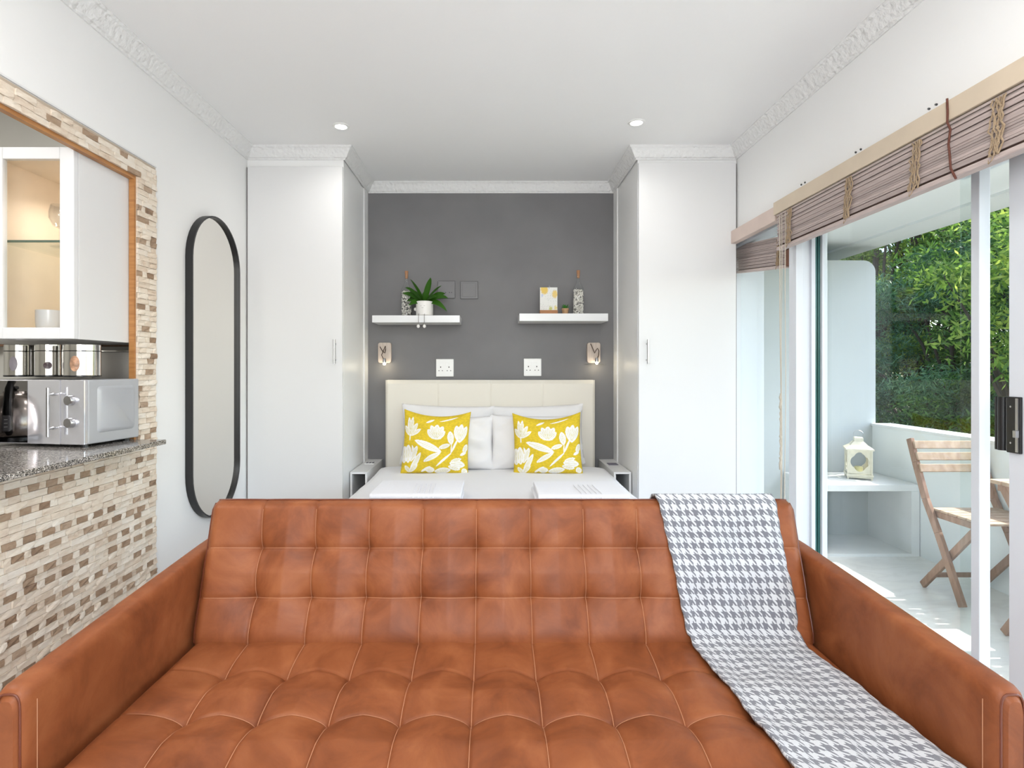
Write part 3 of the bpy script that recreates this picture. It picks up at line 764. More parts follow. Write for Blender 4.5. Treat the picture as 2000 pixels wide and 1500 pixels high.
def towel(x0, x1, y0, y1, z, label):
    t = thing('folded_towel', label, 'towel', ((x0 + x1) / 2, (y0 + y1) / 2, z), group='folded towels on the bed')
    for k in range(3):
        h = .024; zz = z + k * h; rn = random.Random(k + int(x0 * 100))
        dx = rn.uniform(-.006, .006); pr = []
        for i in range(9): a = PI / 2 + PI * i / 8; pr.append((y0 + .013 + .012 * math.cos(a), zz + h / 2 + (h / 2 - .0005) * math.sin(a)))
        pr += [(y1, zz + .001), (y1 + .004, zz + h / 2), (y1, zz + h - .001)]
        obj('towel_fold', MB().prism(pr, 'x', x0 + dx, x1 + dx), 'towel', t, bevel=.005, seg=3, smooth=True)
    b = MB()
    for i in range(5): b.tube([(x0 + .19 + .022 * i, y1 - .10, z + .0735), (x0 + .20 + .022 * i, y0 + .02, z + .0735), (x0 + .20 + .022 * i, y0 - .0015, z + .055)], .0025, 6)
    obj('ribbed_border', b, 'towel', t, smooth=True)
towel(-.545, -.140, 2.45, 2.76, .6275, 'folded white towel on the bed, left one')
towel(.200, .605, 2.45, 2.75, .6245, 'folded white towel on the bed, right one')

# ---------------- bedside shelves
def nightstand(xa, xb, side, label):
    z1, z0, y0, y1, T = .640, .18, 3.29, 3.765, .012
    t = thing('nightstand', label, 'nightstand', ((xa + xb) / 2, y0, z0), group='narrow white bedside boxes')
    obj('top', B(xa, xb, y0, y1, z1 - T, z1), 'white', t, bevel=.001)
    obj('side_panel', B(xa, xa + T, y0, y1, .0, z1 - T), 'white', t); obj('side_panel', B(xb - T, xb, y0, y1, 0, z1 - T), 'white', t)
    obj('back_panel', B(xa + T, xb - T, y1 - T, y1, .0, z1 - T), 'white', t); obj('bottom', B(xa + T, xb - T, y0, y1, .02, .032), 'white', t)
nightstand(-.8335, -.733, -1, 'narrow white open bedside box between bed and left wardrobe')
nightstand(.7215, .8235, 1, 'narrow white open bedside box between bed and right wardrobe')
def coasters(x, y, label, n):
    t = thing('coaster_set', label, 'coaster', (x, y, .640), group='small dark printed cards on the bedside boxes')
    rn = random.Random(n); m = mat('slate grey card', (.14, .13, .17), .6)
    obj('card', B(x - .030, x + .030, y - .035, y + .035, .640, .6435), 'plastic' if n == 1 else m, t)
    if n == 1:
        for k in range(3): obj('symbol', MB().box(x - .026 + .019 * k, x - .013 + .019 * k, y - .02, y + .02, .6435, .6442), m, t)
coasters(-.782, 3.60, 'white card with three dark squares on the left bedside box', 1); coasters(.772, 3.56, 'dark grey card on the right bedside box', 2)

# ---------------- floating shelves, things on them
SY0 = 3.56
SHL, SHR = 1.590, 1.602
tag(obj('floating_shelf', B(-.762, -.203, SY0, YB, SHL - .045, SHL), 'gloss', bevel=.0015), 'white floating shelf on the grey wall, left one under the leafy plant', 'shelf', 'white floating shelves')
tag(obj('floating_shelf', B(.178, .744, SY0, YB, SHR - .048, SHR), 'gloss', bevel=.0015), 'white floating shelf on the grey wall, right one under the print and succulent', 'shelf', 'white floating shelves')
def bottle(x, y, z, h, label, fill, dens):
    t = thing('bottle', label, 'bottle', (x, y, z), local=True, group='glass bottles filled with pebbles')
    R = .0355
    obj('bottle_glass', MB().lathe([(.001, 0), (R - .004, 0), (R, .005), (R, fill), (R * .93, fill + .012), (R * .62, fill + .033), (.012, fill + .05), (.0105, fill + .075), (.0105, h - .035), (.0125, h - .034), (.0125, h - .025), (.010, h - .025)], n=28), 'glass2', t, smooth=True)
    obj('cork', MB().lathe([(.0085, h - .05), (.010, h - .03), (.0115, h), (.001, h)], n=16), 'cork', t, smooth=True)
    # pebbles: small uneven stones inside the glass
    base = MB().sphere((0, 0, 0), 1, 6); v0 = np.array(base.v); f0 = base.f
    mb = MB(); cols = []; rn = random.Random(int(x * 1000)); zz = .012
    while zz < fill:
        k = 14; off = rn.random()
        for i in range(k):
            a = 2 * PI * (i + off) / k; s = rn.uniform(.0045, .0075); rad = R - .0078
            c = np.array((rad * math.cos(a), rad * math.sin(a), zz + rn.uniform(-.002, .002)))
            sc = np.array([s * rn.uniform(.8, 1.2) for _ in range(3)]); mb.add((v0 * sc + c).tolist(), f0)
            g_ = rn.choice(dens); cols += [(g_, g_ * .96, g_ * .88)] * len(v0)
        zz += .0078
    mb.col = cols; obj('pebbles', mb, 'pebble', t, kind='stuff', smooth=True)
    obj('pebble_core', MB().cyl((0, 0, 0), R - .012, .008, fill, 16), mat('pebble fill', (.35, .32, .27), .9), t)
bottle(ux(794, 3.66), 3.66, SHL, .300, 'tall clear bottle of speckled stones beside the leafy plant on the left shelf', .168, [.75, .75, .6, .35, .1])
bottle(ux(1129.5, 3.66), 3.66, SHR, .292, 'tall clear bottle of white pebbles at the right end of the right shelf', .165, [.85, .85, .8, .7, .25])

# smiling pot with dangling legs
px, py = ux(829.5, 3.63), 3.625
t = thing('potted_plant', 'leafy green plant in a white smiling pot with dangling legs, left shelf', 'potted plant', (px, py, SHL), local=True)
R = .055
pt = obj('pot', MB().lathe([(.001, .001), (R - .006, .001), (R, .006), (R + .001, .05), (R, .093), (R - .003, .096), (R - .007, .094), (R - .008, .08), (.001, .08)], n=40), 'pot', t, smooth=True)
obj('soil', MB().cyl((0, 0, 0), R - .009, .078, .084, 24), 'soil', t)
dk = mat('drawn face line', (.12, .11, .10), .6)
fc = MB()
def fp(dx, z): a = -PI / 2 - .12 + dx / R; return ((R + .0012) * math.cos(a), (R + .0012) * math.sin(a), z)
for s in (-1, 1): fc.tube([fp(s * .011 - .004, .062), fp(s * .011, .0635), fp(s * .011 + .004, .062)], .0007, 5)
fc.tube([fp(-.006, .052), fp(-.002, .0495), fp(.002, .0495), fp(.006, .052)], .0007, 5)
obj('face', fc, dk, pt)
obj('arm', MB().sphere((-R - .004, -.006, .045), .010, 10, 1.2), 'pot', pt, smooth=True)
for s in (-1, 1):
    lx = -.012 + s * .0185; yy = SY0 - py - .006
    lg = obj('leg', MB().tube([(lx, -R + .004, .012), (lx, -R - .012, .006), (lx, yy, -.004), (lx, yy - .001, -.030), (lx, yy, -.062)], .0016, 6), mat('grey cord', (.25, .24, .22), .8), t)
    obj('foot', MB().sphere((lx + s * .001, yy - .002, -.070), .0105, 10, 1.1), 'pot', lg, smooth=True)
def leaf_blade(base, dirv, L, W, droop, up=.4, n=8, roll=0):
    mb = MB(); d = Vector(dirv).normalized(); side = (d.cross(Vector((0, 0, 1))).normalized() * (1 if d.x >= 0 else -1) - Vector((0, 0, roll))).normalized(); pts = []
    for i in range(n + 1):
        s = i / n; w = W * math.sin(PI * min(1, s * .93 + .07)) ** .75 * (1 if s < .98 else .05)
        c = Vector(base) + d * (L * s) + Vector((0, 0, L * (up * s - droop * s * s)))
        for k in (-1, 0, 1): q = c + side * (w * k) + Vector((0, 0, abs(k) * w * .25)); pts.append(tuple(q))
    fs = []
    for i in range(n):
        for k in range(2): a = i * 3 + k; fs.append((a, a + 1, a + 4, a + 3))
    return mb.add(pts, fs)
specs = [(-1, -.3, .135, .9, .45), (-.8, -.5, .12, 1.3, .5), (-.3, -.6, .115, 1.6, .35), (.15, -.6, .12, 1.55, .3), (.4, .2, .11, 1.5, .4), (-.5, .4, .12, 1.3, .5),
         (1, -.3, .15, .75, .55), (1, -.55, .15, .35, .75), (.8, .2, .13, 1.0, .5), (-1, .1, .125, .7, .6), (-.9, -.8, .10, .4, .6), (.7, -.7, .09, 1.0, .6), (0, .5, .11, 1.2, .4)]
for dx, dy, L, upv, dr in specs:
    obj('leaf', leaf_blade((dx * .008, dy * .008, .084), (dx, dy * .55, 0), L, .024, dr, upv, roll=(1.1 if abs(dx) > .6 else .4)), 'leaf_house', t, smooth=True, angle=80)

# print clipped to a wooden block
cx, cy = ux(1071.5, 3.66), 3.66
t = thing('print_stand', 'yellow and white floral card clipped in a wooden block, right shelf', 'picture stand', (cx, cy, SHR), local=True)
obj('block', B(-.058, .058, -.02, .02, 0, .030), 'tan', t, bevel=.001)
n = 60; cdm = MB(); cdm.grid(lambda s, q: (-.057 + .114 * s, -.004, .022 + .158 * q), n, n)
gx, gy = np.meshgrid(np.linspace(0, 1, n + 1), np.linspace(0, 1, n + 1)); gx = gx.ravel(); gy = gy.ravel()
colr = np.tile(np.array([.80, .80, .76]), (len(gx), 1))
nn = np.sin(gx * 23 + 3 * np.sin(gy * 17)) * np.sin(gy * 29 + 2 * np.sin(gx * 19))
for (a, b, rr_, c) in ((.25, .92, .24, (.80, .56, .12)), (.86, .72, .18, (.80, .58, .18)), (.62, .12, .12, (.58, .60, .20)), (.9, .15, .12, (.78, .66, .25)), (.12, .66, .10, (.55, .60, .75)), (.5, .55, .0, (.6, .6, .6))):
    d = np.hypot(gx - a, gy - b); k = np.clip((rr_ - d) / .06 + .5 * nn, 0, 1)[:, None] * (rr_ > 0); colr = colr * (1 - k) + np.array(c) * k
k = (np.clip(nn - .55, 0, 1) * 1.2)[:, None]; colr = colr * (1 - k) + np.array((.50, .52, .48)) * k
cdm.col = colr; obj('card', cdm, 'card', t)
obj('card_back', B(-.057, .057, -.0038, -.001, .022, .180), 'plastic', t)
obj('clip', MB().tube([(.004, -.006, .170), (.004, -.006, .182), (.003, -.002, .192), (.009, .001, .186), (.008, -.002, .172)], .0014, 6), 'chrome', t, smooth=True)
# succulent
t = thing('succulent', 'tiny bright green succulent in a terracotta pot between print and bottle', 'potted plant', (ux(1104, 3.66), 3.66, SHR), local=True)
obj('pot', MB().lathe([(.001, 0), (.017, 0), (.022, .032), (.024, .033), (.024, .042), (.021, .042), (.019, .036), (.001, .036)], n=24), 'clay', t, smooth=True)
rn = random.Random(5)
for k in range(22):
    a = k * 2.4; e = .3 + .9 * (k / 22); obj('leaf', leaf_blade((math.cos(a) * .004, math.sin(a) * .004, .038), (math.cos(a), math.sin(a), 0), .030 * (1 - .35 * k / 22), .0045, .2, e * 1.6, 4), 'leaf_bright', t)

# ---------------- plates and sockets
def sock(x, z, y, label, m, holes, grp):
    s = .0595
    t = thing('wall_socket', label, 'socket', (x, y, z), local=True, group=grp)
    obj('plate', MB().box(-s, s, -.010, 0, -s, s), m, t, bevel=.004, seg=3)
    if holes == 2:
        obj('rocker', MB().box(-.030, -.006, -.0125, -.0095, .012, .034).box(.006, .030, -.0125, -.0095, .012, .034), m, t, bevel=.001)
        for k in (-1, 1):
            mb = MB(); c = k * .028
            for dx, dz, w, h in ((0, .005, .0032, .0042), (-.0115, -.019, .0032, .0025), (.0115, -.019, .0032, .0025)): mb.box(c + dx - w, c + dx + w, -.0106, -.0098, dz - h, dz + h)
            obj('pin_holes', mb, 'hole', t)
    elif holes == 1:
        mb = MB(); mb.box(.018, .024, -.0106, -.0098, -.022, -.017).box(.032, .038, -.0106, -.0098, -.022, -.017).box(-.008, -.002, -.0106, -.0098, -.022, -.017)
        obj('pin_holes', mb, 'hole', t)
    else:
        obj('cover', B(-.045, .045, -.012, -.009, -.045, .045), m, t, bevel=.002)
sock(ux(869, YB), CZ + (720 - 718.5) / F * YB, YB, 'white double wall socket above the headboard, left one', 'plastic', 2, 'white double sockets')
sock(ux(1040, YB), CZ + (720 - 717.5) / F * YB, YB, 'white double wall socket above the headboard, right one', 'plastic', 2, 'white double sockets')
sock(ux(872, YB), CZ + (720 - 566) / F * YB, YB, 'grey painted socket on the grey wall half behind the leafy plant', 'greyplate', 1, 'grey painted plates')
sock(ux(916.5, YB), CZ + (720 - 567) / F * YB, YB, 'grey painted blank plate on the grey wall right of the leafy plant', 'greyplate', 0, 'grey painted plates')

# ---------------- reading lamps
def reading(uc, flip, label):
    y = YB; x = ux(uc, 3.74); zc = CZ + (720 - 689) / F * 3.74
    t = thing('reading_lamp', label, 'wall lamp', (x, y, zc), local=True, group='wooden reading lamps beside the bed')
    P = [(a, b) for a, b in rrect(0, 0, .044, .068, .014)]
    obj('wood_plate', MB().prism(P, 'y', -.028, 0), 'lampwood', t, bevel=.002)
    f = 1 if flip else -1
    arm = [(-.020 * f if 0 else (-.030 if not flip else -.012), -.03, .045), (-.014 if not flip else .000, -.045, .018), (.010 if not flip else .012, -.055, .000), (.014 if not flip else .022, -.050, .035)]
    if flip: arm = [(-.022, -.030, .060), (-.006, -.042, .020), (.002, -.050, -.003), (.010, -.055, .018), (.018, -.058, .030), (.028, -.058, .012), (.026, -.056, -.020), (.014, -.056, -.050)]
    else: arm = [(-.030, -.030, .040), (-.012, -.042, .012), (.006, -.050, -.002), (.012, -.055, .020), (.010, -.050, .045), (-.016, -.050, -.016), (-.004, -.054, -.040), (.004, -.056, -.055)]
    obj('flexible_arm', MB().tube(arm, .0028, 8), mat('dark bronze arm', (.09, .06, .045), .35, .6), t, smooth=True)
    e = Vector(arm[-1])
    obj('lamp_head', MB().lathe([(.006, .018), (.011, .010), (.013, -.012), (.011, -.012)], tuple(e), 16), 'chrome', t, smooth=True)
    obj('bulb', MB().sphere((e.x, e.y, e.z - .018), .0105, 10), mat('glowing bulb', (1, .88, .62), emit=25), t, smooth=True)
    lamp('reading_light', 'POINT', (x + e.x, y + e.y - .01, zc + e.z - .045), (0, 0, 0), .18, (1, .85, .6), shadow_soft_size=.012)
reading(751, False, 'wooden plate reading lamp with bent dark arm left of the headboard')
reading(1160, True, 'wooden plate reading lamp with bent dark arm right of the headboard')
zs = CZ + (720 - 711) / F * 3.7
tag(obj('glass_ledge', B(ux(1144, 3.7), ux(1184, 3.7), 3.70, YB, zs - .003, zs), 'glass2'), 'small clear glass ledge under the right reading lamp', 'ledge')

# ================================================================== SOFA
SX0, SX1 = -.865, .935                         # inner faces of the arms
sx0, sx1 = SX0 + .010, SX1 - .010
NC = 11; CW = (sx1 - sx0) / NC
sofa = thing('sofa', 'cognac brown tufted leather sofa with thin arms across the foreground', 'sofa', (.035, 1.4, 0))
SEATZ = .472
rows = [1.446, 1.262, 1.080]
ycol = rows
def tuftpull(x, y, xs0, cw, nc, ylist, D=.030, R_=.050):
    k = round((x - xs0) / cw)
    p = 0
    for kk in (k - 1, k, k + 1):
        if kk < 1 or kk > nc - 1: continue
        for yy in ylist:
            d = math.hypot(x - (xs0 + kk * cw), (y - yy))
            if d < .25: p = max(p, D * math.exp(-(d / R_) ** .95))
    return p
def crease(d, A=.0055, w=.0045): return A * math.exp(-abs(d) / w)
def seat_h(x, y, creases=True):
    z = SEATZ - tuftpull(x, y, sx0, CW, NC, rows)
    fx = ((x - sx0) / CW) % 1; dx = min(fx, 1 - fx) * CW
    dy = min(abs(y - r_) for r_ in rows)
    z += .006 * math.sin(PI * fx) ** .7 if 0 < fx < 1 else 0
    if creases:
        if dx < .03 and .5 < (x - sx0) / CW < NC - .5: z -= crease(dx)
        if dy < .03: z -= crease(dy)
    e = min(x - sx0, sx1 - x); z -= .022 * max(0, 1 - e / .035) ** 2
    ef = y - .90; z -= .06 * max(0, 1 - ef / .06) ** 2
    return z
st = MB(); NX, NY = 396, 168
y0s, y1s = .90, 1.68
st.grid(lambda s, t_: (sx0 + (sx1 - sx0) * s, y0s + (y1s - y0s) * t_, seat_h(sx0 + (sx1 - sx0) * s, y0s + (y1s - y0s) * t_)), NX, NY)
b0 = len(st.v); ring = [i for i in range(NX + 1)] + [(j + 1) * (NX + 1) + NX for j in range(NY)] + [NY * (NX + 1) + NX - 1 - i for i in range(NX)] + [(NY - 1 - j) * (NX + 1) for j in range(NY - 1)]
for i in ring: x, y, z = st.v[i]; st.v.append((x, y, .30))
n_ = len(ring); st.f += [(ring[k], b0 + k, b0 + (k + 1) % n_, ring[(k + 1) % n_]) for k in range(n_)]
st.f.append(tuple(b0 + k for k in range(n_)))
seat = obj('seat', st, 'leather', sofa, smooth=True, angle=60)
# stitched seams of the seat
sm = MB()
for k in range(1, NC):
    x = sx0 + k * CW; sm.tube([(x, y, seat_h(x, y) + .0007) for y in np.linspace(.93, 1.60, 110)], .0011, 5)
for r_ in rows:
    sm.tube([(x, r_, seat_h(x, r_) + .0007) for x in np.linspace(sx0 + .02, sx1 - .02, 300)], .0009, 5)
obj('stitching', sm, 'stitch', seat)
# backrest
Bv = Vector((0, .126, .382)); BL = Bv.length; Bu = Bv.normalized(); Bn = Vector((0, -Bu.z, Bu.y))
BO = Vector((0, 1.584, .468)); bt0 = -.055       # starts a little below the seat surface
brow = [.302 * BL, .647 * BL]
def back_h(x, q, creases=True):
    h = -tuftpull(x, q, sx0, CW, NC, brow, .036, .046)
    fx = ((x - sx0) / CW) % 1; dx = min(fx, 1 - fx) * CW
    h += .005 * math.sin(PI * fx) ** .7
    if creases:
        if dx < .03 and .5 < (x - sx0) / CW < NC - .5: h -= crease(dx, .004, .004)
        dq = min(abs(q - r_) for r_ in brow)
        if dq < .03: h -= crease(dq, .005, .007)
    h += .012 * (1 - max(0, (q / BL)) ** 2) * 0
    e = min(x - sx0, sx1 - x); h -= .026 * max(0, 1 - e / .03) ** 2
    et = BL - q; h -= .030 * max(0, 1 - et / .032) ** 2
    h -= .02 * max(0, 1 - (q + .02) / .06) ** 2
    return h + .012
def back_p(x, q, extra=0, creases=True):
    p = BO + Bu * q + Bn * (back_h(x, q, creases) + extra); return (x, p.y, p.z)
bk = MB(); NX, NY = 396, 96
bk.grid(lambda s, t_: back_p(sx0 + (sx1 - sx0) * s, bt0 + (BL - bt0) * t_), NX, NY)
b0 = len(bk.v); ring = [i for i in range(NX + 1)] + [(j + 1) * (NX + 1) + NX for j in range(NY)] + [NY * (NX + 1) + NX - 1 - i for i in range(NX)] + [(NY - 1 - j) * (NX + 1) for j in range(NY - 1)]
TB = .085
qlist = []
for i in ring:
    col_i = i % (NX + 1); row_i = i // (NX + 1); x = sx0 + (sx1 - sx0) * col_i / NX; q = bt0 + (BL - bt0) * row_i / NY
    p = BO + Bu * q - Bn * TB; bk.v.append((x, p.y, p.z))
n_ = len(ring); bk.f += [(ring[k], b0 + k, b0 + (k + 1) % n_, ring[(k + 1) % n_]) for k in range(n_)]
bk.f.append(tuple(b0 + k for k in range(n_)))
back = obj('backrest', bk, 'leather', sofa, smooth=True, angle=60)
sm = MB()
for k in range(1, NC):
    x = sx0 + k * CW; sm.tube([back_p(x, q, .0007) for q in np.linspace(.0, BL - .03, 70)], .0009, 5)
for r_ in brow: sm.tube([back_p(x, r_, .0007) for x in np.linspace(sx0 + .02, sx1 - .02, 300)], .0007, 5)
obj('stitching', sm, 'stitch', back)
pp = MB()
for x in (sx0 + .001, sx1 - .001): pp.tube([back_p(x, q, .0) for q in np.linspace(.0, BL - .01, 20)], .003, 6)
pp.tube([back_p(x, BL, .001) for x in np.linspace(sx0 + .01, sx1 - .01, 60)], .003, 6)
obj('piping', pp, 'piping', back, smooth=True)
# arms
def arm(xi, xo):
    x0, x1 = min(xi, xo), max(xi, xo); hw = (x1 - x0) / 2; cxm = (x0 + x1) / 2; mb = MB()
    def ztop(y): return .657 + (y - 1.034) * .066
    ys = [1.034, 1.040, 1.052, 1.15, 1.35, 1.55, 1.75, 1.84, 1.855]; ins = [.008, .003, 0, 0, 0, 0, 0, .002, .01]
    sec = []
    for y, i_ in zip(ys, ins):
        zt = ztop(y) - i_; w = hw - i_ * .8; pts = [(cxm + w, .13)]
        pts += [(cxm + w * math.copysign(abs(math.cos(a)) ** .55, math.cos(a)), zt - .032 + .032 * math.sin(a) ** .8) for a in np.linspace(0, PI, 13)]
        pts += [(cxm - w, .13)]
        if y > 1.10: pass
        sec.append([(a, y, b) for a, b in pts])
    n_ = len(sec[0]); vs = [p for s in sec for p in s]
    fs = [(i * n_ + k, i * n_ + (k + 1) % n_, (i + 1) * n_ + (k + 1) % n_, (i + 1) * n_ + k) for i in range(len(ys) - 1) for k in range(n_)]
    fs += [tuple(range(n_))[::-1], tuple((len(ys) - 1) * n_ + k for k in range(n_))]
    a = obj('armrest', MB().add(vs, fs), 'leather', sofa, smooth=True, angle=50)
    # upright panel with piping on the arm's front
    fp_ = MB(); base = [(p[0], p[2]) for p in sec[0]]; c0 = (cxm, .4)
    inner = [(cxm + (a_ - cxm) * .86, min(b_, 10) - (.004 if b_ > .3 else -.004)) for a_, b_ in base]
    N = len(inner); fp_.add([(a_, 1.0345, b_) for a_, b_ in inner] + [(cxm + (a_ - cxm) * .7, 1.026, b_ - (.008 if b_ > .3 else -.008)) for a_, b_ in inner], [(k, (k + 1) % N, N + (k + 1) % N, N + k) for k in range(N)] + [tuple(range(N, 2 * N))])
    obj('front_panel', fp_, 'leather', a, smooth=True)
    obj('piping', MB().tube([(a_, 1.033, b_) for a_, b_ in [(cxm + (p - cxm) * .93, q - .002) for p, q in base]], .0022, 6), 'piping', a, smooth=True)
    si = xi + (.0 if xi < 0 else 0); s_ = 1 if xi < 0 else -1
    obj('seam', MB().tube([(xi + s_ * .0006, 1.062, z) for z in (.14, .3, .5, .622)], .0009, 5), 'stitch', a)
arm(SX0, SX0 - .058); arm(SX1, SX1 + .058)
obj('frame', B(SX0, SX1, 1.0, 1.70, .14, .30), 'piping', sofa, bevel=.005)
for x in (SX0 + .06, SX1 - .06):
    for y in (1.10, 1.66): obj('leg', MB().lathe([(.012, 0), (.022, .145)], (x, y, 0), 14), 'chrome', sofa, smooth=True)

# throw over backrest and seat
def smooth_seat(x, y):
    return sum(seat_h(x + a, y + b, False) for a in (-.03, 0, .03) for b in (-.03, 0, .03)) / 9
def smooth_back(x, q):
    return sum(back_h(x + a, min(BL - .03, max(.0, q + b)), False) for a in (-.03, 0, .03) for b in (-.03, 0, .03)) / 9
def path(xc, n_):
    # list of (y, z) from behind the back, over the top, down to the seat and forward
    P = []
    back0 = BO + Bu * (BL - .20) - Bn * (TB + .008); top_b = BO + Bu * (BL + .004) - Bn * (TB + .006); top_f = BO + Bu * (BL + .010) + Bn * (.002)
    P.append((back0.y, back0.z)); P.append(((back0.y + top_b.y) / 2, (back0.z + top_b.z) / 2)); P.append((top_b.y, top_b.z))
    mid = (BO + Bu * (BL + .013) - Bn * .04); P.append((mid.y, mid.z)); P.append((top_f.y, top_f.z))
    for q in np.linspace(BL - .018, .04, 26):
        p = BO + Bu * q + Bn * (smooth_back(xc, q) + .007); P.append((p.y, p.z))
    yb = P[-1][0]
    P.append((yb - .010, SEATZ + .022)); P.append((yb - .028, SEATZ + .012))
    for y in np.linspace(yb - .05, .93, 50): P.append((y, smooth_seat(xc, y) + .007))
    P.append((.895, .43)); P.append((.885, .37))
    # resample
    A_ = np.array(P); s = np.r_[0, np.cumsum(np.hypot(*np.diff(A_, axis=0).T))]; t_ = np.linspace(0, s[-1], n_)
    return np.interp(t_, s, A_[:, 0]), np.interp(t_, s, A_[:, 1]), s[-1]
NU, NV = 56, 230
th = MB(); uvs = []
cols_ = []
for i in range(NU + 1):
    f_ = i / NU; xc = .52 + .36 * f_ + .02; cols_.append(path(xc, NV + 1))
for j in range(NV + 1):
    for i in range(NU + 1):
        ys, zs, L = cols_[i]; y, z = ys[j], zs[j]; f_ = i / NU; v = j / NV
        if z > .5: k = (z - .47) / .38; xl = .558 - .052 * k; xr = .872 - .013 * k
        else: k = (1.60 - y) / .5; xl = .558 + .030 * k; xr = .872 + .045 * k
        wob = .0022 * math.sin(v * 23) + .0012 * math.sin(v * 171 + 1)
        x = xl + wob + (xr - xl + .0025 * math.sin(v * 29 + 2)) * f_
        x = min(x, SX1 - .004)
        edge = min(f_, 1 - f_)
        bump_ = .0016 * math.sin(f_ * 40 + v * 60) + .003 * math.sin(v * 38 + f_ * 5) * math.sin(f_ * 7)
        th.v.append((x, y - (bump_ if z > .5 else 0), z + (bump_ if z <= .5 else 0))); uvs.append((f_ * .345 / .0242, v * L / .0315))
for j in range(NV):
    for i in range(NU): a = j * (NU + 1) + i; th.f.append((a, a + NU + 1, a + NU + 2, a + 1))
th.uv = uvs
tag(obj('throw_blanket', th, 'hound', smooth=True, solid=.007, angle=80), 'grey and white houndstooth throw draped over the sofa back and seat', 'blanket')

# ================================================================== SLIDING DOORS AND BLINDS
ZS = .035
# window 1: fixed outer frame
f = MB(); f.box(1.42, 1.66, DY0, DY1, 0, ZS); f.box(1.42, 1.66, DY0, DY1, DZ - .04, DZ + .10); f.box(1.42, 1.66, DY1 - .05, DY1, ZS, DZ)
f.box(1.42, 1.66, DY0, DY0 + .05, ZS, DZ)
d1 = struct('window_1', f, 'alu')
m_ = MB(); m_.box(1.420, 1.452, 2.602, 2.665, ZS, DZ - .04); m_.box(1.452, 1.490, 2.61, 2.665, ZS, DZ - .04); m_.box(1.490, 1.508, 2.597, 2.665, ZS, DZ - .04)
struct('mullion', m_, 'alu', d1, bevel=.002)
struct('gasket', B(1.508, 1.516, 2.600, 2.63, ZS, DZ - .04).box(1.521, 1.531, 2.600, 2.63, ZS, DZ - .04), 'glassedge', d1)
struct('pane', B(1.516, 1.522, 2.64, DY1 - .05, ZS, DZ - .04), 'glass', d1)
# door 1: sliding leaf in view
l1 = struct('door_1', MB().box(1.532, 1.556, 2.585, 2.63, ZS, DZ - .04).box(1.525, 1.560, 1.745, 1.776, ZS, DZ - .04).box(1.53, 1.556, 1.776, 2.585, ZS, ZS + .07).box(1.53, 1.556, 1.776, 2.585, DZ - .10, DZ - .04), 'alu', bevel=.002)
struct('pane', B(1.541, 1.546, 1.776, 2.585, ZS + .07, DZ - .10), 'glass', l1)
# door 2: nearer leaf with the black lock handle
l2 = struct('door_2', MB().box(1.470, 1.506, 1.500, 1.586, ZS, DZ - .04).box(1.472, 1.504, .64, .70, ZS, DZ - .04).box(1.475, 1.503, .70, 1.50, ZS, ZS + .07).box(1.475, 1.503, .70, 1.50, DZ - .10, DZ - .04), 'alu', bevel=.002)
struct('pane', B(1.486, 1.491, .70, 1.50, ZS + .07, DZ - .10), 'glass', l2)
hz0, hz1_ = 1.013, 1.171
hp_ = struct('lock_plate', B(1.462, 1.4705, 1.544, 1.5855, hz0, hz1_), 'blackp', l2, bevel=.002)
obj('lock_strip', B(1.460, 1.463, 1.548, 1.556, hz0 + .004, hz1_ - .004), 'chrome', hp_)
obj('screw', MB().add([(1.4615, 1.572 + .0028 * math.cos(a), hz0 + .028 + .0028 * math.sin(a)) for a in np.linspace(0, 2 * PI, 12, False)], [tuple(range(12))]), 'chrome', hp_)
obj('screw', MB().add([(1.4615, 1.572 + .0028 * math.cos(a), hz1_ - .028 + .0028 * math.sin(a)) for a in np.linspace(0, 2 * PI, 12, False)], [tuple(range(12))]), 'chrome', hp_)
obj('thumb_latch', B(1.452, 1.462, 1.546, 1.556, hz0 + .045, hz0 + .065), 'chrome', hp_, bevel=.001)
hg = MB(); hg.tube([(1.478, 1.612, hz0 + .002), (1.478, 1.612, hz1_ - .002)], .0135, 12); hg.tube([(1.478, 1.628, hz0 + .002), (1.478, 1.628, hz1_ - .002)], .008, 10)
struct('pull_handle', hg, 'blackp', l2, smooth=True)
struct('handle_bracket', B(1.474, 1.482, 1.586, 1.604, hz0 + .004, hz1_ - .004), 'chrome', l2)
# door 3: outermost leaf behind the two
l3 = struct('door_3', MB().box(1.600, 1.630, .64, .70, ZS, DZ - .04).box(1.603, 1.628, .70, 1.92, ZS, ZS + .07).box(1.603, 1.628, .70, 1.92, DZ - .10, DZ - .04), 'alu')
struct('pane', B(1.612, 1.617, .70, 1.92, ZS + .07, DZ - .10), 'glass', l3)

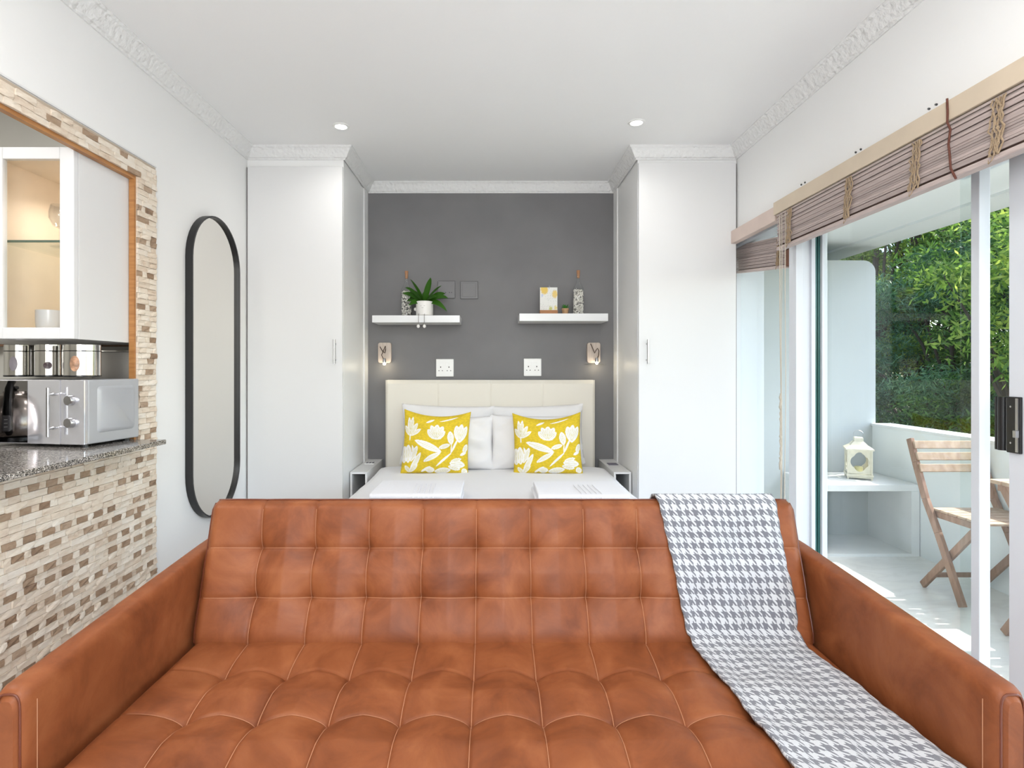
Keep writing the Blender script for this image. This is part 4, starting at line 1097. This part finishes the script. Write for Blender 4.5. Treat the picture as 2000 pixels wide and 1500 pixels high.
slat_mats = [wood('mauve reed %d' % k, tuple(x * s for x in (.36, .29, .27)), tuple(x * s for x in (.50, .42, .395)), 30, .6, (20, .6, 20)) for k, s in enumerate((1, 1.12, .88))]
dark_slat = mat('brown reed edge', (.16, .10, .08), .7)
def blind(label, ya, yb, xw, ztop_a, ztop_b, drop, railm, rail_geo, ties, seed, tiltmat=None):
    t = thing('woven_blind', label, 'blind', (xw, (ya + yb) / 2, ztop_a), group='woven reed blinds over the sliding doors')
    rl = obj('headrail', rail_geo, railm, t, bevel=.002)
    rn = random.Random(seed)
    n_ = int(drop / .0085)
    for k in range(n_):
        dz = -k * .0085; xx = xw + rn.uniform(-.0022, .0022) + (.003 if k % 2 else 0); w = rn.choice([.0068, .0074, .0080, .0062])
        sg = rn.uniform(-.0012, .0012)
        mb = MB(); N = 6; vs = []
        for i in range(N + 1):
            s = i / N; y = ya + (yb - ya) * s; zc = ztop_a + (ztop_b - ztop_a) * s + dz + sg * math.sin(s * PI) ; hh = w / 2; tl = .0012
            vs += [(xx - .0015, y, zc - hh), (xx + .0015 + tl, y, zc - hh), (xx + .0015 - tl, y, zc + hh), (xx - .0015 - tl, y, zc + hh)]
        fs = [(i * 4 + q, i * 4 + (q + 1) % 4, i * 4 + 4 + (q + 1) % 4, i * 4 + 4 + q) for i in range(N) for q in range(4)] + [(3, 2, 1, 0), (N * 4, N * 4 + 1, N * 4 + 2, N * 4 + 3)]
        obj('slat', mb.add(vs, fs), slat_mats[rn.randrange(3)], t)
    # folded layers behind, gathered into a roll
    mb = MB()
    for q, dx in ((0, .012), (1, .020), (2, .028)):
        vs = []
        for s in (0, 1):
            y = ya + (yb - ya) * s; zt = ztop_a + (ztop_b - ztop_a) * s
            vs += [(xw + dx, y, zt - .004), (xw + dx + .004, y, zt - .004), (xw + dx + .004, y, zt - drop + .004 * q), (xw + dx, y, zt - drop + .004 * q)]
        mb.add(vs, [(0, 1, 5, 4), (1, 2, 6, 5), (2, 3, 7, 6), (3, 0, 4, 7), (3, 2, 1, 0), (4, 5, 6, 7)])
    obj('folded_layers', mb, dark_slat, t)
    bz0 = -drop - .006
    obj('bottom_bar', MB().bar((xw + .012, ya, ztop_a + bz0), (xw + .012, yb, ztop_b + bz0), .034, .016), slat_mats[1], t, bevel=.003)
    for (y, z1, z0, wdt) in ties:
        mb = MB(); rr_ = random.Random(int(y * 100))
        for s in range(7):
            pts = []
            for i in range(12):
                q = i / 11; pts.append((xw - .006 - rr_.uniform(0, .005), y + (s - 3) * wdt / 6 + rr_.uniform(-.007, .007) + .012 * q, z1 + (z0 - z1) * q))
            mb.tube(pts, .0022, 5)
        mb.tube([(xw - .007, y + .012, z0 + .01), (xw - .010, y + .020, z0 - .012), (xw - .006, y + .034, z0 - .016), (xw - .004, y + .036, z0 - .004)], .0014, 5)
        obj('jute_tie', mb, 'jute', t)
    return t
BX = 1.352
ZA = 1.972
rg = MB().box(1.340, XR - .001, .35, 2.655, 1.978, 2.038)
ties = [(2.515, 1.97, 1.82, .030), (2.10, 1.97, 1.82, .034), (1.765, 1.97, 1.82, .034), (1.478, 1.97, 1.82, .034), (1.10, 1.97, 1.82, .034)]
bl1 = blind('large mauve-brown woven blind with beige headrail above the sliding doors', .40, 2.640, BX, ZA, ZA, .150, 'rail', rg, ties, 1)
ck = MB(); ycrd = 1.36 * F / (1866 - 960)
ck.tube([(1.338, ycrd + .003, 2.043), (1.337, ycrd, 2.0), (1.336, ycrd, 1.972), (1.342, ycrd - .004, 1.95), (1.343, ycrd + .004, 1.91), (1.342, ycrd - .002, 1.87), (1.341, ycrd - .006, 1.835), (1.345, ycrd - .02, 1.80)], .0032, 7)
obj('wound_cord', ck, 'redcord', bl1, smooth=True)
for uu in (1577, 1686, 1833):
    y = 1.36 * F / (uu - 960); c_ = MB()
    for k in (-1, 1): c_.tube([(1.338, y + k * .014 - .006, 2.044), (1.345, y + k * .014 + .006, 2.050)], .0038, 6)
    obj('bracket_screw', c_, 'blackp', bl1)
rg2 = MB().box(1.352, XR - .001, 2.665, WY - .004, 1.955, 2.026)
bl2 = blind('small pinkish woven blind hanging skewed between right wardrobe and large blind', 2.745, 3.30, 1.448, 1.905, 1.972, .145, 'rail2', rg2, [(2.80, 1.905, 1.77, .022)], 2)
obj('end_block', B(1.446, 1.480, 2.700, 2.742, 1.752, 1.832), mat('brown roll end', (.16, .065, .035), .7), bl2, bevel=.002)
# hanging cords with wooden toggle
t = thing('blind_cord', 'beige pull cords with a long wrapped toggle hanging beside the right wardrobe', 'cord', (1.345, 2.60, 1.9))
for dy, ph in ((.0, 0), (.020, 1), (-.030, 2)):
    yy = 2.585 + dy; pts = [(1.345, yy, 1.965)]
    for i in range(1, 24): q = i / 23; pts.append((1.345 + .002 * math.sin(q * 9 + ph), yy * (1 - q) + (2.590 if ph < 2 else yy) * q + .003 * math.sin(q * 7 + ph), 1.965 - q * 1.35))
    obj('cord', MB().tube(pts, .0016 if ph != 1 else .0022, 6), 'cordb', t, smooth=True)
mb = MB(); rr_ = random.Random(4)
mb.tube([(1.343 + rr_.uniform(-.002, .002), 2.592 + rr_.uniform(-.003, .003), z) for z in np.linspace(1.135, .78, 40)], [.0055 + rr_.uniform(-.0015, .0015) for _ in range(40)], 8)
obj('toggle', mb, 'cordb', t, smooth=True, angle=80)

# ================================================================== BALCONY
PXI, PXO, EY = 2.92, 3.05, 4.28
BF = -.03
struct('balcony_floor', B(XR + .12, PXO, -1.5, EY + .1, BF - .15, BF), 'marble')
# parapet and its cap
pr = struct('parapet', B(PXI, PXO, -1.5, EY, BF, .812), 'parapet'); struct('parapet_cap', B(PXI - .012, PXO + .02, -1.5, EY - .002, .812, .832), 'balc_white', pr, bevel=.003)
# end wall with rounded outer corner
ew = [(XR + .12, BF), (2.945, BF), (2.945, 2.00)]
ew += [(2.945 - .09 + .09 * math.cos(a), 1.99 + .09 * math.sin(a)) for a in np.linspace(0, PI / 2, 8)] + [(XR + .12, 2.085)]
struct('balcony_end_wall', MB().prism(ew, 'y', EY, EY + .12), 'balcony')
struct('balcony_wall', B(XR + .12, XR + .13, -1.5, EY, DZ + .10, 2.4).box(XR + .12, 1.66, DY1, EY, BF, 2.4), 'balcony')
struct('balcony_soffit', MB().box(XR + .12, 2.80, -1.5, 6.5, 2.225, 2.45).box(2.80, 3.06, -1.5, 6.5, 2.207, 2.47), 'soffit')
struct('ground', B(3.1, 30, -15, 30, -1.25, -1.2), 'ground')

# white open bench box with lantern
t = thing('bench', 'white open box bench at the end of the balcony', 'bench', (2.57, 4.0, BF))
bz = .459
obj('top', B(2.236, 2.915, 3.80, 4.275, bz - .045, bz), 'balc_white', t, bevel=.003)
obj('side_panel', B(2.236, 2.275, 3.80, 4.27, BF + .02, bz - .045), 'balc_white', t); obj('side_panel', B(2.86, 2.915, 3.80, 4.27, BF + .02, bz - .045), 'balc_white', t)
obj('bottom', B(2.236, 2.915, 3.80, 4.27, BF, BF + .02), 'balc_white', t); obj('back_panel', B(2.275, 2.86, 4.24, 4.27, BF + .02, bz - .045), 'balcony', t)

lt = thing('lantern', 'cream metal lantern with cut-out windows on the white bench', 'lantern', (2.655, 4.04, bz), -.45, local=True)
a_ = .072
def cutface(rotk):
    mb = MB(); N = 48; outer = []; inner = []; hw, hh = a_ - .004, .085; zc = .125
    for k in range(N):
        an = 2 * PI * k / N + PI / 4
        c, s = math.cos(an), math.sin(an); sc = min(hw / max(abs(c), 1e-6), hh / max(abs(s), 1e-6)); outer.append((c * sc, s * sc))
        rr_ = .050 + .010 * abs(math.cos(2 * an)) ; inner.append((c * rr_ * .95, s * rr_ * 1.15))
    for yy in (-a_, -a_ + .006):
        b = len(mb.v); mb.v += [(x, yy, zc + z) for x, z in outer] + [(x, yy, zc + z) for x, z in inner]
        mb.f += [(b + k, b + (k + 1) % N, b + N + (k + 1) % N, b + N + k) for k in range(N)]
    mb.f += [(N + k, N + (k + 1) % N, 3 * N + (k + 1) % N, 3 * N + k) for k in range(N)]
    R_ = Matrix.Rotation(rotk * PI / 2, 3, 'Z'); mb.v = [tuple(R_ @ Vector(v)) for v in mb.v]; return mb
for k in range(4): obj('side_frame', cutface(k), 'lantern', lt)
for sx in (-1, 1):
    for sy in (-1, 1): obj('post', B(sx * a_ - .005, sx * a_ + .005, sy * a_ - .005, sy * a_ + .005, .0, .222), 'lantern', lt, bevel=.001)
obj('base', B(-a_ - .010, a_ + .010, -a_ - .010, a_ + .010, .022, .038), 'lantern', lt, bevel=.003)
obj('skirt', MB().box(-a_, a_, -a_ - .002, -a_ + .002, .010, .022).box(-a_, a_, a_ - .002, a_ + .002, .010, .022), 'lantern', lt)
rf = MB(); prf = [(a_ + .014, .208), (a_ + .014, .218), (.055, .240), (.036, .262), (.028, .268), (.028, .290), (.024, .296), (.001, .296)]
vs = []; 
for rr_, z in prf: vs += [(-rr_, -rr_, z), (rr_, -rr_, z), (rr_, rr_, z), (-rr_, rr_, z)]
rf.add(vs, [(i * 4 + q, i * 4 + (q + 1) % 4, i * 4 + 4 + (q + 1) % 4, i * 4 + 4 + q) for i in range(len(prf) - 1) for q in range(4)] + [(3, 2, 1, 0)])
obj('roof', rf, 'lantern', lt)
obj('ring_handle', MB().tube([(.030 * math.cos(a), 0, .318 + .026 * math.sin(a)) for a in np.linspace(0, 2 * PI, 24, False)], .0018, 6, closed=True), 'chrome', lt, smooth=True)
obj('candle', MB().lathe([(.026, .038), (.027, .082), (.02, .085), (.001, .083)], n=20), 'candle', lt, smooth=True)

# folding chair
def folding_chair(x, label, w=.395):
    t = thing('folding_chair', label, 'chair', (x, 3.12, BF))
    f0 = BF
    T0 = (3.34, .832); F0 = (2.965, f0 + .001)
    for xx in (x, x + w):
        m = MB(); pts = [(xx, T0[0], T0[1]), (xx, 3.295, .70), (xx, 3.22, .50), (xx, 3.13, .33), (xx, F0[0], F0[1] + .01)]
        for a, b in zip(pts[:-1], pts[1:]): m.bar(a, b, .022, .040, (1, 0, 0)) if False else m.bar(a, b, .040, .022, (1, 0, 0))
        obj('front_leg', m, 'teak_leg', t, bevel=.003)
    for xx in (x + .026, x + w - .026):
        obj('rear_leg', MB().bar((xx, 3.275, f0 + .012), (xx, 2.905, .415), .038, .020, (1, 0, 0)), 'teak_leg', t, bevel=.003)
        obj('seat_rail', MB().bar((xx + .0, 3.185, .425), (xx, 2.86, .425), .022, .036, (0, 0, 1)), 'teak_leg', t, bevel=.003)
    for k, (y, z) in enumerate(((3.322, .800), (3.300, .735), (3.278, .670))):
        obj('back_slat', MB().bar((x - .005, y - .018, z), (x + w + .005, y - .018, z), .014, .046, (0, .32, 1)), 'teak', t, bevel=.003)
    for k in range(6):
        y = 3.165 - k * .058; obj('seat_slat', B(x + .012, x + w - .012, y - .025, y + .025, .444, .456), 'teak', t, bevel=.002)
    obj('stretcher', MB().bar((x + .03, 3.235, .055), (x + w - .03, 3.235, .055), .016, .024), 'teak_leg', t)
    return t
folding_chair(2.505, 'slatted wooden folding chair on the balcony by the parapet')
# folding table mostly behind the door frame
t = thing('folding_table', 'slatted wooden folding table seen behind the white door stile', 'table', (2.62, 2.45, BF))
for k in range(7): obj('top_slat', B(2.40, 2.88, 2.215 + k * .07, 2.275 + k * .07, .700, .718), 'teak', t, bevel=.002)
for x in (2.44, 2.83):
    obj('leg', MB().bar((x, 2.22, BF + .012), (x, 2.66, .69), .036, .022, (1, 0, 0)), 'teak_leg', t, bevel=.002)
    obj('leg', MB().bar((x + .025, 2.68, BF + .012), (x + .025, 2.24, .69), .036, .022, (1, 0, 0)), 'teak_leg', t, bevel=.002)
    obj('apron', B(x - .01, x + .01, 2.22, 2.68, .665, .700), 'teak_leg', t)
obj('stretcher', B(2.44, 2.86, 2.60, 2.62, .10, .13), 'teak_leg', t)

# ================================================================== TREES
def leaves(n, pts, L, W, rng, flat=.5):
    """n pointed leaves (two triangles each) around given centres"""
    c = pts; d = rng.normal(size=(n, 3)); d[:, 2] -= .2; d /= np.linalg.norm(d, axis=1)[:, None]
    s = np.cross(d, rng.normal(size=(n, 3))); s /= np.linalg.norm(s, axis=1)[:, None]
    l = L * rng.uniform(.6, 1.3, n)[:, None]; w = W * rng.uniform(.7, 1.2, n)[:, None]
    V = np.stack([c - d * l / 2, c + s * w / 2, c + d * l / 2, c - s * w / 2], 1).reshape(-1, 3)
    Fq = np.arange(n * 4).reshape(n, 4)
    return V, Fq
def leafobj(name, V, Fq, m, parent):
    me = bpy.data.meshes.new(name); me.vertices.add(len(V)); me.vertices.foreach_set('co', V.astype(np.float32).ravel())
    me.loops.add(Fq.size); me.loops.foreach_set('vertex_index', Fq.astype(np.int32).ravel())
    me.polygons.add(len(Fq)); me.polygons.foreach_set('loop_start', np.arange(0, Fq.size, 4, dtype=np.int32))
    me.update(calc_edges=True); me.materials.append(M[m])
    o = bpy.data.objects.new(name, me); COL.objects.link(o); o.parent = parent; o['kind'] = 'stuff'; return o
def tree(name, label, x, y, z0, h, rx, ry, n, L, W, m, seed, cat='tree', nb=60, low=.15, grp='trees beyond the balcony'):
    rng = np.random.default_rng(seed)
    t = thing(name, label, cat, (x, y, z0), local=True, group=grp)
    tr = MB(); tr.tube([(0, 0, 0), (.05, .03, h * .3), (-.04, .05, h * .6), (.02, 0, h * .9)], [.09, .07, .05, .02], 8)
    cl = []
    for k in range(nb):
        v = rng.normal(size=3); v /= np.linalg.norm(v); r_ = rng.uniform(.35, 1) ** .5
        cl.append((v[0] * rx * r_, v[1] * ry * r_, h * (low + (1 - low) * .5) + v[2] * h * (1 - low) * .5 * r_))
    cl = np.array(cl)
    for k in range(0, nb, 3):
        e = cl[k]; b = max(.15 * h, e[2] * .6); tr.tube([(0, 0, b * .8), (e[0] * .5, e[1] * .5, (b + e[2]) / 2), tuple(e)], [.03, .018, .006], 5)
    obj('trunk', tr, 'bark', t, smooth=True)
    idx = rng.integers(0, nb, n); rad = rng.uniform(.18, .34, nb)[idx][:, None]
    g = rng.normal(size=(n, 3)); g /= np.linalg.norm(g, axis=1)[:, None]
    P = cl[idx] + g * rad * rng.uniform(.2, 1, (n, 1)) ** .5 * np.array([1.2, 1.2, .8])
    V, Fq = leaves(n, P, L, W, rng)
    leafobj('foliage', V, Fq, m, t)
    return t
G0 = -1.2
tree('tree', 'dark needle-leaved tree in view through the sliding door glass', 5.5, 6.6, G0, 4.1, 1.1, 1.5, 42000, .085, .013, 'leaf_blue', 1, nb=110)
tree('tree', 'bright yellow-green tree crown below the balcony soffit', 6.6, 8.6, G0, 6.3, 1.3, 1.9, 34000, .10, .026, 'leaf_light', 2, nb=100, low=.45)
tree('tree', 'mid green bushy tree behind the left door stile', 6.2, 6.0, G0, 6.0, 1.4, 1.6, 38000, .09, .024, 'leaf_mid', 3, nb=110, low=.3)
tree('tree', 'large dense dark green tree furthest back beyond the balcony', 8.6, 8.6, G0, 7.6, 1.9, 3.2, 34000, .16, .07, 'leaf_dark', 4, nb=190, low=.05)
tree('tree', 'broad-leaved light green tree nearest the balcony parapet', 4.6, 4.75, G0, 4.3, .60, .7, 5200, .085, .026, 'leaf_light', 5, nb=40, low=.5)
tree('shrub', 'dark shrub with scattered light leaves just above the parapet line', 5.0, 6.3, G0, 2.45, .8, 1.9, 26000, .075, .02, 'leaf_dark', 6, 'shrub', nb=80, low=.1)
tree('tree', 'tall dark tree at the far right beyond the balcony', 7.4, 5.2, G0, 7.0, 1.5, 2.0, 24000, .14, .05, 'leaf_dark', 7, nb=120, low=.05)
tree('tree', 'tall dark tree at the far end of the garden', 6.6, 12.2, G0, 7.0, 1.8, 2.4, 24000, .16, .06, 'leaf_dark', 8, nb=120, low=.05)
tree('tree', 'sunlit yellow-green tree left of the others, beside the rounded end wall', 5.75, 8.3, G0, 5.6, .95, 1.1, 22000, .085, .022, 'leaf_light', 9, nb=70, low=.3)
